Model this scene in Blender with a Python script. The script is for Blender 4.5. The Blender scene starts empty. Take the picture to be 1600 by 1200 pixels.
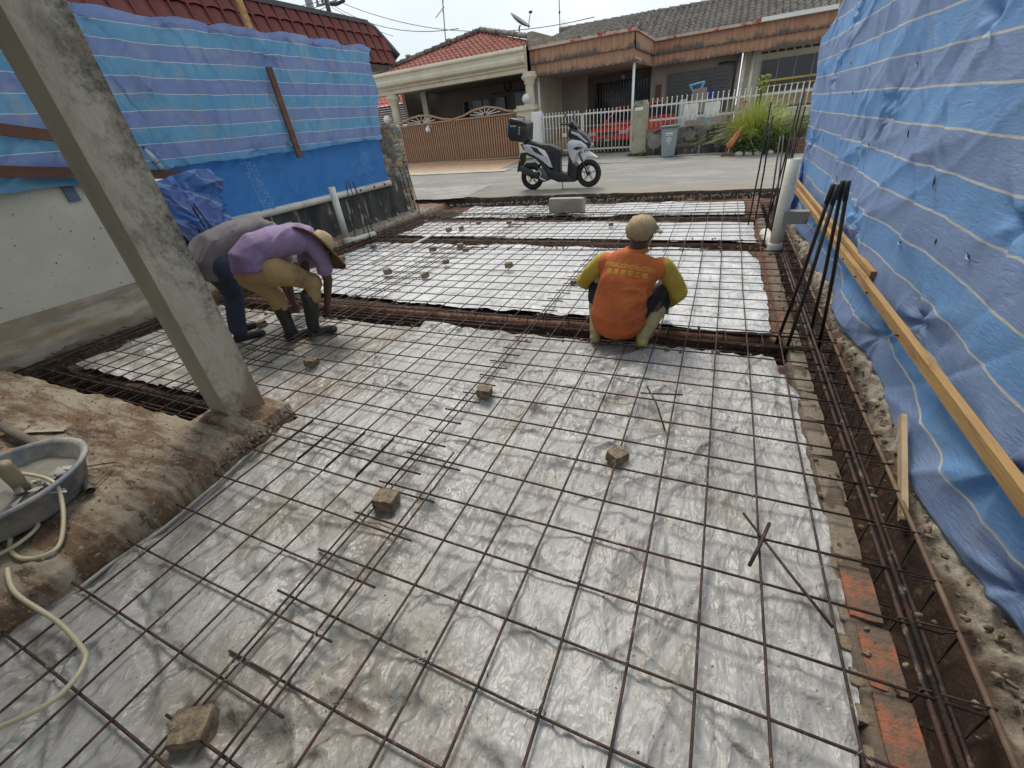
import bpy, bmesh, math, random
import numpy as np
from mathutils import Vector, Matrix, noise as mnoise
from mathutils.bvhtree import BVHTree
random.seed(7); RNG = np.random.default_rng(7)
SC = bpy.context.scene; COL = SC.collection
R = math.radians
# ------------------------------------------------------------------ camera
yaw, pitch, roll, F, CH = -0.4702, 0.5496, -0.11643, 657.54, 1.43
fw = Vector((math.sin(yaw)*math.cos(pitch), math.cos(yaw)*math.cos(pitch), -math.sin(pitch)))
r0 = Vector((math.cos(yaw), -math.sin(yaw), 0)); u0 = r0.cross(fw)
rt = r0*math.cos(roll)+u0*math.sin(roll); up = -r0*math.sin(roll)+u0*math.cos(roll)
cd = bpy.data.cameras.new('camera'); cam = bpy.data.objects.new('camera', cd); COL.objects.link(cam)
M = Matrix((rt, up, -fw)).transposed().to_4x4(); M.translation = (0, 0, CH); cam.matrix_world = M
cd.sensor_width = 36; cd.lens = F/1600*36; cd.clip_start = 0.02; cd.clip_end = 500
SC.camera = cam
# ------------------------------------------------------------------ world, sun, exposure
SUN_EL, SUN_AZ = R(56), R(-32)      # azimuth from +Y towards +X
w = bpy.data.worlds.new('World'); SC.world = w; w.use_nodes = True
nt = w.node_tree; nt.nodes.clear()
out = nt.nodes.new('ShaderNodeOutputWorld'); bg = nt.nodes.new('ShaderNodeBackground')
sky = nt.nodes.new('ShaderNodeTexSky'); sky.sky_type = 'NISHITA'; sky.sun_disc = False
sky.sun_elevation = SUN_EL; sky.sun_rotation = SUN_AZ; sky.dust_density = 6; sky.air_density = 1.0
bg.inputs[1].default_value = 0.1
cl = nt.nodes.new('ShaderNodeTexNoise'); cl.inputs['Scale'].default_value = 1.6; cl.inputs['Detail'].default_value = 5
tc = nt.nodes.new('ShaderNodeTexCoord'); cr = nt.nodes.new('ShaderNodeValToRGB')
cr.color_ramp.elements[0].color = (4.3, 5.1, 5.7, 1); cr.color_ramp.elements[1].color = (6.7, 6.85, 6.95, 1)
cr.color_ramp.elements[0].position = .35; cr.color_ramp.elements[1].position = .65
mx = nt.nodes.new('ShaderNodeMixRGB'); mx.inputs[0].default_value = 0.9      # cloud deck in front of the clear sky
nt.links.new(tc.outputs['Generated'], cl.inputs['Vector']); nt.links.new(cl.outputs['Fac'], cr.inputs[0])
nt.links.new(sky.outputs[0], mx.inputs[1]); nt.links.new(cr.outputs[0], mx.inputs[2])
nt.links.new(mx.outputs[0], bg.inputs[0]); nt.links.new(bg.outputs[0], out.inputs[0])
sd = bpy.data.lights.new('sun', 'SUN'); sd.energy = 1.5; sd.angle = R(22); sd.color = (1, .93, .83)
so = bpy.data.objects.new('sun', sd); COL.objects.link(so)
sdir = Vector((math.sin(SUN_AZ)*math.cos(SUN_EL), math.cos(SUN_AZ)*math.cos(SUN_EL), math.sin(SUN_EL)))
so.rotation_euler = sdir.to_track_quat('Z', 'Y').to_euler()
SC.view_settings.view_transform = 'Standard'; SC.view_settings.look = 'None'
SC.view_settings.exposure = 0.72; SC.view_settings.gamma = 1

# ------------------------------------------------------------------ numpy noise
def _h(ix, iy, s):
    n = (ix.astype(np.int64)*374761393+iy.astype(np.int64)*668265263+s*2147483647) & 0xffffffff
    n = ((n ^ (n >> 13))*1274126177) & 0xffffffff
    return ((n ^ (n >> 16)) & 0xffff)/65535.0
def vn(x, y, s=0):
    x = np.asarray(x, float); y = np.asarray(y, float)
    ix = np.floor(x); iy = np.floor(y); fx = x-ix; fy = y-iy
    fx = fx*fx*(3-2*fx); fy = fy*fy*(3-2*fy)
    a = _h(ix, iy, s); b = _h(ix+1, iy, s); c = _h(ix, iy+1, s); d = _h(ix+1, iy+1, s)
    return ((a*(1-fx)+b*fx)*(1-fy)+(c*(1-fx)+d*fx)*fy)*2-1
def fbm(x, y, s=0, o=4):
    t = 0; a = 1.; f = 1.; n = 0
    for i in range(o):
        t = t+a*vn(x*f, y*f, s+i*17); n += a; a *= .5; f *= 2.03
    return t/n
def ss(a, b, x): t = np.clip((x-a)/(b-a), 0, 1); return t*t*(3-2*t)
def folds(X, Y, n, x0, x1, y0, y1, amp, lmin, lmax, wmin, wmax, seed, ang=None, spread=math.pi):
    g = np.random.default_rng(seed); Hh = np.zeros_like(X)
    for i in range(n):
        cx = g.uniform(x0, x1); cy = g.uniform(y0, y1); L = g.uniform(lmin, lmax); wd = g.uniform(wmin, wmax)
        a = (ang if ang is not None else 0)+g.uniform(-spread, spread)/ (2 if ang is None else 1)
        A = amp*g.uniform(.3, 1)*(1 if g.random() < .75 else -.8)
        m = (np.abs(X-cx) < L) & (np.abs(Y-cy) < L)
        if not m.any(): continue
        dx = X[m]-cx; dy = Y[m]-cy; ca, sa = math.cos(a), math.sin(a)
        s_ = dx*ca+dy*sa; d = -dx*sa+dy*ca+.25*L*g.uniform(-.6, .6)*(s_/L)**2
        side = g.uniform(.35, 2.2)
        dd = np.where(d > 0, d/wd, -d/(wd*side))
        Hh[m] += A*np.exp(-dd)*np.clip(1-(s_/(L*.95))**2, 0, 1)
    return Hh
def pucker(X, Y, pts, amp, Lr, seed):
    g = np.random.default_rng(seed); Hh = np.zeros_like(X)
    for (cx, cy) in pts:
        dx = X-cx; dy = Y-cy; r = np.hypot(dx, dy)+1e-6; th = np.arctan2(dy, dx)
        k = g.integers(5, 9); ph = g.uniform(0, 6.28)
        Hh += amp*(1-np.abs(np.sin(th*k/2+ph+.6*np.sin(2*th+ph))))*np.minimum(r/.06, 1)*np.exp(-r/Lr)
        Hh -= amp*1.5*np.exp(-r/(.05))
    return Hh

# ------------------------------------------------------------------ mesh builder
class MB:
    def __init__(s): s.v = []; s.f = []
    def add(s, vs, fs):
        o = len(s.v); s.v += [tuple(p) for p in vs]; s.f += [tuple(i+o for i in q) for q in fs]; return s
    def box(s, x0, x1, y0, y1, z0, z1):
        return s.add([(x0,y0,z0),(x1,y0,z0),(x1,y1,z0),(x0,y1,z0),(x0,y0,z1),(x1,y0,z1),(x1,y1,z1),(x0,y1,z1)],
                     [(0,3,2,1),(4,5,6,7),(0,1,5,4),(1,2,6,5),(2,3,7,6),(3,0,4,7)])
    def bar(s, a, b, wd, th, upv=(0,0,1)):
        a = Vector(a); b = Vector(b); d = (b-a).normalized(); sd_ = d.cross(Vector(upv))
        if sd_.length < 1e-4: sd_ = d.cross(Vector((1,0,0)))
        sd_.normalize(); u_ = sd_.cross(d)
        vs = []
        for p in (a, b):
            for i, j in ((-1,-1),(1,-1),(1,1),(-1,1)): vs.append(p+sd_*i*wd/2+u_*j*th/2)
        return s.add(vs, [(0,1,2,3),(7,6,5,4),(0,4,5,1),(1,5,6,2),(2,6,7,3),(3,7,4,0)])
    def tube(s, path, r, n=8, caps=True, flat=1.0):
        P = [Vector(p) for p in path]; rs = r if isinstance(r, (list, tuple)) else [r]*len(P)
        t0 = (P[1]-P[0]).normalized(); u = t0.orthogonal().normalized()
        vs = []; 
        for i, p in enumerate(P):
            t = ((P[min(i+1, len(P)-1)]-P[max(i-1, 0)])).normalized()
            u = (u-t*u.dot(t)).normalized(); v_ = t.cross(u)
            for k in range(n):
                a = 2*math.pi*k/n; vs.append(p+(u*math.cos(a)+v_*math.sin(a)*flat)*rs[i])
        fs = []
        for i in range(len(P)-1):
            for k in range(n): fs.append((i*n+k, i*n+(k+1) % n, (i+1)*n+(k+1) % n, (i+1)*n+k))
        if caps: fs.append(tuple(range(n))[::-1]); fs.append(tuple((len(P)-1)*n+k for k in range(n)))
        return s.add(vs, fs)
    def ring(s, c, R_, r, axis='y', n=32, m=8, sx=1.0):
        vs = []; fs = []
        for i in range(n):
            a = 2*math.pi*i/n
            for j in range(m):
                b = 2*math.pi*j/m; q = R_+r*math.cos(b); h = r*math.sin(b)*sx
                if axis == 'y': vs.append((c[0]+q*math.cos(a), c[1]+h, c[2]+q*math.sin(a)))
                else: vs.append((c[0]+q*math.cos(a), c[1]+q*math.sin(a), c[2]+h))
        for i in range(n):
            for j in range(m): fs.append((i*m+j, ((i+1) % n)*m+j, ((i+1) % n)*m+(j+1) % m, i*m+(j+1) % m))
        return s.add(vs, fs)
    def lathe(s, prof, c=(0,0,0), axis='z', n=20, sx=1, sy=1):
        vs = []; fs = []
        for (r, h) in prof:
            for k in range(n):
                a = 2*math.pi*k/n; x, y = r*math.cos(a)*sx, r*math.sin(a)*sy
                if axis == 'z': vs.append((c[0]+x, c[1]+y, c[2]+h))
                elif axis == 'y': vs.append((c[0]+x, c[1]+h, c[2]+y))
                else: vs.append((c[0]+h, c[1]+x, c[2]+y))
        for i in range(len(prof)-1):
            for k in range(n): fs.append((i*n+k, i*n+(k+1) % n, (i+1)*n+(k+1) % n, (i+1)*n+k))
        if prof[0][0] > 1e-4: fs.append(tuple(range(n))[::-1])
        if prof[-1][0] > 1e-4: fs.append(tuple((len(prof)-1)*n+k for k in range(n)))
        return s.add(vs, fs)
    def prism(s, poly, axis, a, b):
        n = len(poly); vs = []
        for t in (a, b):
            for (p, q) in poly:
                vs.append({'y': (p, t, q), 'x': (t, p, q), 'z': (p, q, t)}[axis])
        fs = [tuple(range(n)), tuple(range(2*n-1, n-1, -1))]
        for i in range(n): fs.append((i, n+i, n+(i+1) % n, (i+1) % n))
        return s.add(vs, fs)
    def sphere(s, c, r, n=12, m=8):
        rx, ry, rz = r if isinstance(r, (tuple, list)) else (r, r, r)
        vs = [(c[0], c[1], c[2]-rz)]; fs = []
        for i in range(1, m):
            ph = math.pi*i/m-math.pi/2
            for k in range(n):
                a = 2*math.pi*k/n; vs.append((c[0]+rx*math.cos(ph)*math.cos(a), c[1]+ry*math.cos(ph)*math.sin(a), c[2]+rz*math.sin(ph)))
        vs.append((c[0], c[1], c[2]+rz)); L = len(vs)-1
        for k in range(n): fs.append((0, 1+(k+1) % n, 1+k)); fs.append((L, L-n+k, L-n+(k+1) % n))
        for i in range(m-2):
            for k in range(n): fs.append((1+i*n+k, 1+i*n+(k+1) % n, 1+(i+1)*n+(k+1) % n, 1+(i+1)*n+k))
        return s.add(vs, fs)
    def xf(s, Mx): s.v = [tuple(Mx @ Vector(p)) for p in s.v]; return s
    def mesh(s, name, mt, smooth=False, fix=True):
        me = bpy.data.meshes.new(name); me.from_pydata(s.v, [], s.f); me.update()
        if fix:
            bm = bmesh.new(); bm.from_mesh(me); bmesh.ops.recalc_face_normals(bm, faces=bm.faces); bm.to_mesh(me); bm.free()
        if mt: me.materials.append(mt)
        if smooth: me.shade_smooth()
        return me
    def build(s, name, mt, parent=None, smooth=False, **k):
        return link(name, s.mesh(name, mt, smooth), parent, **k)
def link(name, data, parent=None, label=None, cat=None, group=None, kind=None, loc=None):
    o = bpy.data.objects.new(name, data); COL.objects.link(o)
    if parent is not None: o.parent = parent
    if loc is not None: o.location = loc
    if label: o['label'] = label
    if cat: o['category'] = cat
    if group: o['group'] = group
    if kind: o['kind'] = kind
    return o
def thing(name, label, cat, loc=(0,0,0), rz=0, group=None):
    o = link(name, None, None, label, cat, group); o.location = loc; o.rotation_euler = (0, 0, rz); return o
def bevel(o, wd=.004, seg=1):
    m = o.modifiers.new('bevel', 'BEVEL'); m.width = wd; m.segments = seg; m.limit_method = 'ANGLE'; return o
def grid_obj(name, X, Y, Z, mt, parent=None, smooth=True, uv=None, attr=None, **k):
    ny, nx = X.shape; co = np.stack([X, Y, Z], -1).reshape(-1, 3)
    idx = np.arange(ny*nx).reshape(ny, nx)
    fc = np.stack([idx[:-1, :-1], idx[:-1, 1:], idx[1:, 1:], idx[1:, :-1]], -1).reshape(-1, 4)
    me = bpy.data.meshes.new(name); me.vertices.add(len(co)); me.vertices.foreach_set('co', co.ravel().astype(np.float32))
    me.loops.add(fc.size); me.loops.foreach_set('vertex_index', fc.ravel().astype(np.int32))
    me.polygons.add(len(fc)); me.polygons.foreach_set('loop_start', np.arange(0, fc.size, 4, dtype=np.int32))
    me.polygons.foreach_set('loop_total', np.full(len(fc), 4, dtype=np.int32)); me.update(calc_edges=True)
    if uv is not None:
        ul = me.uv_layers.new(name='UVMap'); U = np.stack([uv[0].ravel()[fc.ravel()], uv[1].ravel()[fc.ravel()]], -1)
        ul.data.foreach_set('uv', U.ravel().astype(np.float32))
    if attr is not None:
        a = me.color_attributes.new('zone', 'FLOAT_COLOR', 'POINT')
        a.data.foreach_set('color', attr.reshape(-1, 4).ravel().astype(np.float32))
    me.materials.append(mt)
    if smooth: me.shade_smooth()
    return link(name, me, parent, **k)

# ------------------------------------------------------------------ materials
def newmat(name):
    m = bpy.data.materials.new(name); m.use_nodes = True; n = m.node_tree
    return m, n, n.nodes['Principled BSDF'], n.nodes['Material Output']
def N(n, t, **k):
    o = n.nodes.new(t)
    for a, b in k.items():
        if a in o.inputs: o.inputs[a].default_value = b
        else: setattr(o, a, b)
    return o
def c4(c): return (c[0], c[1], c[2], 1)
def ramp(n, src, p0, p1, c0=(0,0,0), c1=(1,1,1)):
    r = N(n, 'ShaderNodeValToRGB'); e = r.color_ramp.elements; e[0].position = p0; e[1].position = p1
    e[0].color = c4(c0); e[1].color = c4(c1); n.links.new(src, r.inputs[0]); return r.outputs[0]
def noise_(n, vec, sc, det=4, ro=.55, dist=0):
    t = N(n, 'ShaderNodeTexNoise', Scale=sc, Detail=det, Roughness=ro, Distortion=dist)
    n.links.new(vec, t.inputs['Vector']); return t.outputs['Fac']
def mixc(n, f, a, b, bt='MIX'):
    m = N(n, 'ShaderNodeMixRGB'); m.blend_type = bt
    for i, q in ((0, f), (1, a), (2, b)):
        if isinstance(q, (int, float)): m.inputs[i].default_value = q
        elif isinstance(q, tuple): m.inputs[i].default_value = c4(q)
        else: n.links.new(q, m.inputs[i])
    return m.outputs[0]
def pm(name, c1, c2=None, sc=3, rough=.7, bump=.2, bsc=40, metal=0, c3=None, sc3=1.2, p3=(.55, .65), stretch=None, spec=.5, bd=.01, speck=None, spsc=60, coat=0):
    m, n, b, o = newmat(name); t = N(n, 'ShaderNodeTexCoord').outputs['Object']
    if stretch:
        mp = N(n, 'ShaderNodeMapping'); mp.inputs['Scale'].default_value = stretch; n.links.new(t, mp.inputs[0]); t2 = mp.outputs[0]
    else: t2 = t
    if c2 is None: c2 = tuple(x*.75 for x in c1)
    col = ramp(n, noise_(n, t2, sc, 7, .62), .41, .59, c1, c2)
    if c3: col = mixc(n, ramp(n, noise_(n, t2, sc3, 6, .65), p3[0], p3[1]), col, c3)
    if speck: col = mixc(n, ramp(n, noise_(n, t, spsc, 3), .66, .72), col, speck)
    n.links.new(col, b.inputs['Base Color'])
    b.inputs['Roughness'].default_value = rough; b.inputs['Metallic'].default_value = metal
    b.inputs['Specular IOR Level'].default_value = spec; b.inputs['Coat Weight'].default_value = coat
    if bump:
        bp = N(n, 'ShaderNodeBump', Strength=bump, Distance=bd); n.links.new(noise_(n, t2, bsc, 5, .6), bp.inputs['Height'])
        n.links.new(bp.outputs[0], b.inputs['Normal'])
    return m
def plastic_mat(name, lo=(.29, .28, .26), hi=(.45, .445, .435), dirt=(.50, .66), speck=1.):
    m, n, b, o = newmat(name); t = N(n, 'ShaderNodeTexCoord').outputs['Object']
    base = ramp(n, noise_(n, t, .9, 5, .6), .35, .65, hi, lo)
    c = mixc(n, ramp(n, noise_(n, t, 1.9, 9, .70, .4), dirt[0], dirt[1]), base, (.27, .235, .19))
    c = mixc(n, ramp(n, noise_(n, t, 6, 8, .72, .3), .56, .70), c, mixc(n, 1, c, (.74, .70, .66), 'MULTIPLY'))
    d2 = ramp(n, noise_(n, t, 30, 7, .78), .57, .62)
    dd = N(n, 'ShaderNodeMath', operation='MULTIPLY'); n.links.new(d2, dd.inputs[0]); n.links.new(ramp(n, noise_(n, t, 2.6, 6, .7), .50, .62), dd.inputs[1])
    c = mixc(n, dd.outputs[0], c, (.15, .095, .055))
    vz = N(n, 'ShaderNodeTexVoronoi', Scale=95.0); n.links.new(t, vz.inputs['Vector'])
    sp = ramp(n, vz.outputs['Distance'], .13, .19, (1,1,1), (0,0,0))
    s2 = N(n, 'ShaderNodeMath', operation='MULTIPLY'); n.links.new(sp, s2.inputs[0]); n.links.new(ramp(n, noise_(n, t, 4.2, 6, .7), .50, .56), s2.inputs[1])
    s3 = N(n, 'ShaderNodeMath', operation='MULTIPLY'); n.links.new(s2.outputs[0], s3.inputs[0]); s3.inputs[1].default_value = speck
    c = mixc(n, s3.outputs[0], c, (.06, .045, .03))
    n.links.new(c, b.inputs['Base Color'])
    rr = ramp(n, noise_(n, t, 3, 6, .7), .35, .7, (.32,.32,.32), (.55,.55,.55)); n.links.new(rr, b.inputs['Roughness'])
    b.inputs['Specular IOR Level'].default_value = .45
    def rid(sc, rot, sx, di):
        st = N(n, 'ShaderNodeMapping'); st.inputs['Scale'].default_value = (1, sx, 1); st.inputs['Rotation'].default_value = (0, 0, rot); n.links.new(t, st.inputs[0])
        f = noise_(n, st.outputs[0], sc, 2, .5, di); q = N(n, 'ShaderNodeMath', operation='SUBTRACT'); q.inputs[1].default_value = .5; n.links.new(f, q.inputs[0])
        q2 = N(n, 'ShaderNodeMath', operation='ABSOLUTE'); n.links.new(q.outputs[0], q2.inputs[0]); return q2.outputs[0]
    ac = None
    for (sc, rot, sx, di) in ((6, .5, .45, .6), (11, 2.0, .4, .4), (17, 1.2, .5, .5), (27, .2, .5, .3), (44, 1.7, .6, .3)):
        r_ = rid(sc, rot, sx, di); q = N(n, 'ShaderNodeMath', operation='MULTIPLY'); q.inputs[1].default_value = 6.0/sc; n.links.new(r_, q.inputs[0])
        if ac is None: ac = q.outputs[0]
        else: q3 = N(n, 'ShaderNodeMath', operation='ADD'); n.links.new(ac, q3.inputs[0]); n.links.new(q.outputs[0], q3.inputs[1]); ac = q3.outputs[0]
    bp = N(n, 'ShaderNodeBump', Strength=.85, Distance=.045); bp.invert = True; n.links.new(ac, bp.inputs['Height']); n.links.new(bp.outputs[0], b.inputs['Normal'])
    return m
def tarp_mat(name, z0, per, ca, cb, line=(.62, .62, .6), lw=.045, solid=False, dirt=.25):
    m, n, b, o = newmat(name); uv = N(n, 'ShaderNodeTexCoord').outputs['UV']; ob = N(n, 'ShaderNodeTexCoord').outputs['Object']
    if not solid:
        sx = N(n, 'ShaderNodeSeparateXYZ'); n.links.new(uv, sx.inputs[0])
        def M_(op, a, bb=None):
            q = N(n, 'ShaderNodeMath', operation=op)
            if isinstance(a, (int, float)): q.inputs[0].default_value = a
            else: n.links.new(a, q.inputs[0])
            if bb is not None:
                if isinstance(bb, (int, float)): q.inputs[1].default_value = bb
                else: n.links.new(bb, q.inputs[1])
            return q.outputs[0]
        t = M_('DIVIDE', M_('SUBTRACT', sx.outputs[1], z0), per)
        fr = M_('FRACT', M_('ADD', t, 50)); half = M_('FRACT', M_('MULTIPLY', M_('ADD', t, 50), .5))
        band = M_('GREATER_THAN', half, .5)
        col = mixc(n, band, ca, cb)
        ln = M_('LESS_THAN', fr, lw)
        col = mixc(n, ramp(n, noise_(n, ob, 2.5, 6, .6), .4, .7), col, mixc(n, 1, col, (.80, .84, .88), 'MULTIPLY'))
        col = mixc(n, ln, col, line)
    else:
        col = ramp(n, noise_(n, ob, 2, 5), .35, .65, ca, cb)
    mp = N(n, 'ShaderNodeMapping'); mp.inputs['Scale'].default_value = (1, 2.2, 9) ; n.links.new(ob, mp.inputs[0])
    dn = N(n, 'ShaderNodeMath', operation='MULTIPLY'); dn.inputs[1].default_value = dirt
    n.links.new(ramp(n, noise_(n, ob, 3.4, 8, .75), .5, .72), dn.inputs[0])
    col = mixc(n, dn.outputs[0], col, (.42, .42, .42))
    n.links.new(col, b.inputs['Base Color']); b.inputs['Roughness'].default_value = .42; b.inputs['Specular IOR Level'].default_value = .5
    # woven tape texture
    wv = N(n, 'ShaderNodeTexBrick'); wv.inputs['Scale'].default_value = 120; wv.inputs['Mortar Size'].default_value = .012
    n.links.new(uv, wv.inputs['Vector'])
    h2 = N(n, 'ShaderNodeMath', operation='MULTIPLY'); h2.inputs[1].default_value = .55; n.links.new(wv.outputs['Fac'], h2.inputs[0])
    h3 = N(n, 'ShaderNodeMath', operation='ADD'); n.links.new(h2.outputs[0], h3.inputs[0]); n.links.new(noise_(n, mp.outputs[0], 6, 7, .65, .8), h3.inputs[1])
    bp = N(n, 'ShaderNodeBump', Strength=.75, Distance=.012); n.links.new(h3.outputs[0], bp.inputs['Height']); n.links.new(bp.outputs[0], b.inputs['Normal'])
    tr = N(n, 'ShaderNodeBsdfTranslucent'); n.links.new(col, tr.inputs[0]); n.links.new(bp.outputs[0], tr.inputs['Normal'])
    ms = N(n, 'ShaderNodeMixShader'); ms.inputs[0].default_value = .3
    n.links.new(b.outputs[0], ms.inputs[1]); n.links.new(tr.outputs[0], ms.inputs[2]); n.links.new(ms.outputs[0], o.inputs[0])
    return m
def tile_mat(name, a, b_):  return pm(name, a, b_, 2.2, .75, .2, 60, c3=tuple(x*.45 for x in a), sc3=3, p3=(.52, .7))

MT = {}
MT['rebar'] = pm('rusty_steel', (.030, .024, .021), (.085, .044, .030), 7, .62, .9, 160, metal=.3, c3=(.24, .18, .13), sc3=16, p3=(.58, .66), bd=.004)
MT['rebar_dark'] = pm('dark_steel', (.025, .022, .022), (.05, .036, .03), 8, .5, .5, 220, metal=.4, bd=.003)
MT['rebar_tan'] = pm('muddy_steel', (.19, .125, .075), (.11, .065, .04), 6, .7, .5, 160, bd=.003)
MT['wire'] = pm('tie_wire', (.38, .37, .35), (.2, .19, .18), 30, .4, 0, metal=.8)
MT['soil'] = None
MT['concrete'] = pm('grey_concrete', (.30, .29, .27), (.24, .225, .20), 3, .85, .4, 50, c3=(.16, .13, .10), sc3=1.8)
MT['pillar'] = pm('weathered_render', (.50, .46, .37), (.38, .34, .26), 2.6, .9, 1.0, 60, c3=(.30, .26, .20), sc3=6, p3=(.50, .62), bd=.006, stretch=(1, 1, .5))
MT['wallpaint'] = pm('cream_wall_paint', (.62, .595, .49), (.54, .52, .43), 1.5, .8, .2, 30, speck=(.07, .06, .05), spsc=26)
MT['mossy'] = pm('black_mossy_render', (.028, .028, .03), (.075, .072, .065), 4, .9, .8, 40, c3=(.34, .32, .27), sc3=6, p3=(.57, .66), stretch=(1, 1, .35))
MT['plinth'] = pm('stained_concrete_plinth', (.36, .32, .25), (.24, .20, .15), 5, .9, .8, 60, c3=(.27, .18, .08), sc3=2.2, p3=(.5, .66), stretch=(1, .5, 2))
MT['block'] = pm('mortar_block', (.27, .21, .14), (.13, .10, .07), 30, .95, 1.0, 90, bd=.008)
MT['brickred'] = pm('orange_brick', (.33, .125, .065), (.25, .10, .055), 9, .9, 1.0, 70, c3=(.15, .105, .075), sc3=10, p3=(.42, .54), speck=(.08, .04, .03), spsc=80)
MT['pvc'] = pm('dirty_pvc', (.62, .60, .52), (.52, .50, .42), 3, .45, .1, 40, c3=(.26, .22, .17), sc3=5, p3=(.58, .72))
MT['timber'] = pm('raw_timber', (.42, .26, .10), (.33, .19, .07), 3, .7, .35, 20, stretch=(4, .5, 4), c3=(.22, .12, .05), sc3=6, p3=(.58, .7))
MT['timber_br'] = pm('brown_timber', (.13, .055, .03), (.085, .035, .02), 3, .7, .35, 20, stretch=(3, .5, 3))
MT['timber_pale'] = pm('pale_timber', (.50, .38, .24), (.42, .30, .17), 4, .75, .3, 20, stretch=(3, 3, .6))
MT['tyre'] = pm('tyre_rubber', (.018, .018, .018), None, 5, .75, .1)
MT['black'] = pm('black_plastic', (.02, .02, .022), None, 5, .38, .05, 80)
MT['blackmatt'] = pm('black_matt', (.022, .022, .024), (.03, .03, .03), 5, .7, .1)
MT['silver'] = pm('silver_paint', (.55, .56, .58), (.52, .53, .55), 4, .3, 0, metal=.25, coat=.5)
MT['white'] = pm('white_paint', (.72, .72, .71), (.68, .68, .66), 4, .4, .05)
MT['rubber'] = pm('black_rubber_boot', (.02, .022, .026), (.035, .035, .035), 6, .4, .15, 30, c3=(.10, .09, .075), sc3=7, p3=(.6, .75))
MT['yboot'] = pm('yellow_rubber_boot', (.42, .36, .14), (.34, .29, .13), 6, .55, .25, 30, c3=(.30, .25, .15), sc3=9)
MT['skin'] = pm('brown_skin', (.095, .05, .034), (.08, .042, .028), 8, .55, .15, 90)

# ------------------------------------------------------------------ ground
def z_road(x, y):
    zn = .065-.008*np.asarray(x, float); zf = .17-.030*np.asarray(x, float)
    return zn+(zf-zn)*np.clip((np.asarray(y, float)-9.0)/6.2, 0, 1)
def zr(x, y): return float(z_road(x, y))
sm, n, b, o = newmat('excavated_soil')
t = N(n, 'ShaderNodeTexCoord').outputs['Object']
soil = ramp(n, noise_(n, t, 4, 8, .7), .33, .68, (.036, .022, .016), (.115, .066, .043))
soil = mixc(n, ramp(n, noise_(n, t, 26, 5, .7), .56, .68), soil, (.19, .145, .10))
crust = ramp(n, noise_(n, t, 14, 8, .75), .36, .62, (.14, .11, .08), (.52, .46, .36))
red = ramp(n, noise_(n, t, 9, 8, .7), .35, .66, (.16, .07, .04), (.27, .14, .085))
mort = ramp(n, noise_(n, t, 7, 8, .7), .35, .66, (.15, .115, .085), (.26, .21, .155))
at = N(n, 'ShaderNodeAttribute', attribute_name='zone'); sp = N(n, 'ShaderNodeSeparateColor'); n.links.new(at.outputs[0], sp.inputs[0])
c = mixc(n, sp.outputs[0], soil, crust); c = mixc(n, sp.outputs[1], c, red); c = mixc(n, sp.outputs[2], c, mort)
n.links.new(c, b.inputs['Base Color']); b.inputs['Roughness'].default_value = .95
bp = N(n, 'ShaderNodeBump', Strength=.9, Distance=.02); n.links.new(noise_(n, t, 38, 8, .75), bp.inputs['Height']); n.links.new(bp.outputs[0], b.inputs['Normal'])
MT['soil'] = sm
xs = np.concatenate([np.arange(-7.2, -2.4, .035), np.arange(-2.4, .5, .03), np.arange(.5, 1.25, .011), np.arange(1.25, 2.6, .06)])
ys = np.concatenate([np.arange(-1.6, 0, .05), np.arange(0, 2.6, .014), np.arange(2.6, 5.5, .02), np.arange(5.5, 9.5, .03)])
X, Y = np.meshgrid(xs, ys)
wob = .03*fbm(X*3, Y*3, 5); wob2 = .035*fbm(X*5, Y*5, 9)
def band(v, a, b_, e=.03): return ss(a-e, a+e, v)*(1-ss(b_-e, b_+e, v))
Z = np.full_like(X, -.085)+.012*fbm(X*6, Y*6, 1)
yt2 = Y+(X*.035)                            # far trenches run slightly askew
T = np.zeros_like(X)
inx = ss(-5.75, -5.6, X)*(1-ss(.86, .92, X+wob))
T = np.maximum(T, band(Y+wob, 2.90, 3.22)*inx)
T = np.maximum(T, band(yt2+wob, 5.60, 5.88)*inx*.75)
T = np.maximum(T, band(Y+X*.11+wob, 7.22, 7.40)*inx*.5)
T = np.maximum(T, band(X+wob2*.5, .665, .86, .015)*band(Y, -1.5, 8.4))
T = np.maximum(T, band(X+wob, -5.62, -5.32)*band(Y, 1.0, 8.1, .1)*.8)
T = np.maximum(T, band(Y+wob*.6, 1.03, 1.36)*(1-ss(-2.75, -2.66, X))*ss(-5.7, -5.6, X))
Z -= T*(.27+.05*fbm(X*4, Y*4, 3))
# right-hand bank: broken concrete crust along the boundary
bank = ss(.84, .93, X+wob2)
crh = -.11+.085*ss(.86, .97, X+wob2)+.05*ss(1.02, 1.2, X)+.05*(1-np.abs(fbm(X*13, Y*8, 21, 5))*3)*.6+.028*fbm(X*45, Y*36, 22, 4)
Z = Z*(1-bank)+crh*bank
# left ledge below the house wall
led = 1-ss(-5.80, -5.72, X+.04*fbm(Y*3, Y*0, 31))
Z = Z*(1-led)+(.03+.02*fbm(X*5, Y*5, 33))*led
# strip between sheet and trench on the right
strip = band(X, .555, .66, .01)
Z += strip*(.045+.012*fbm(X*30, Y*20, 41, 4))*(1-T)
Z += .010*fbm(X*25, Y*25, 50, 4)*(T > .2)
lump = np.clip(fbm(X*9, Y*9, 61, 4)-.25, 0, 1)*.10
Z += lump*((T > .1) | (Y > 8.75) | (X < -5.1))
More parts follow.
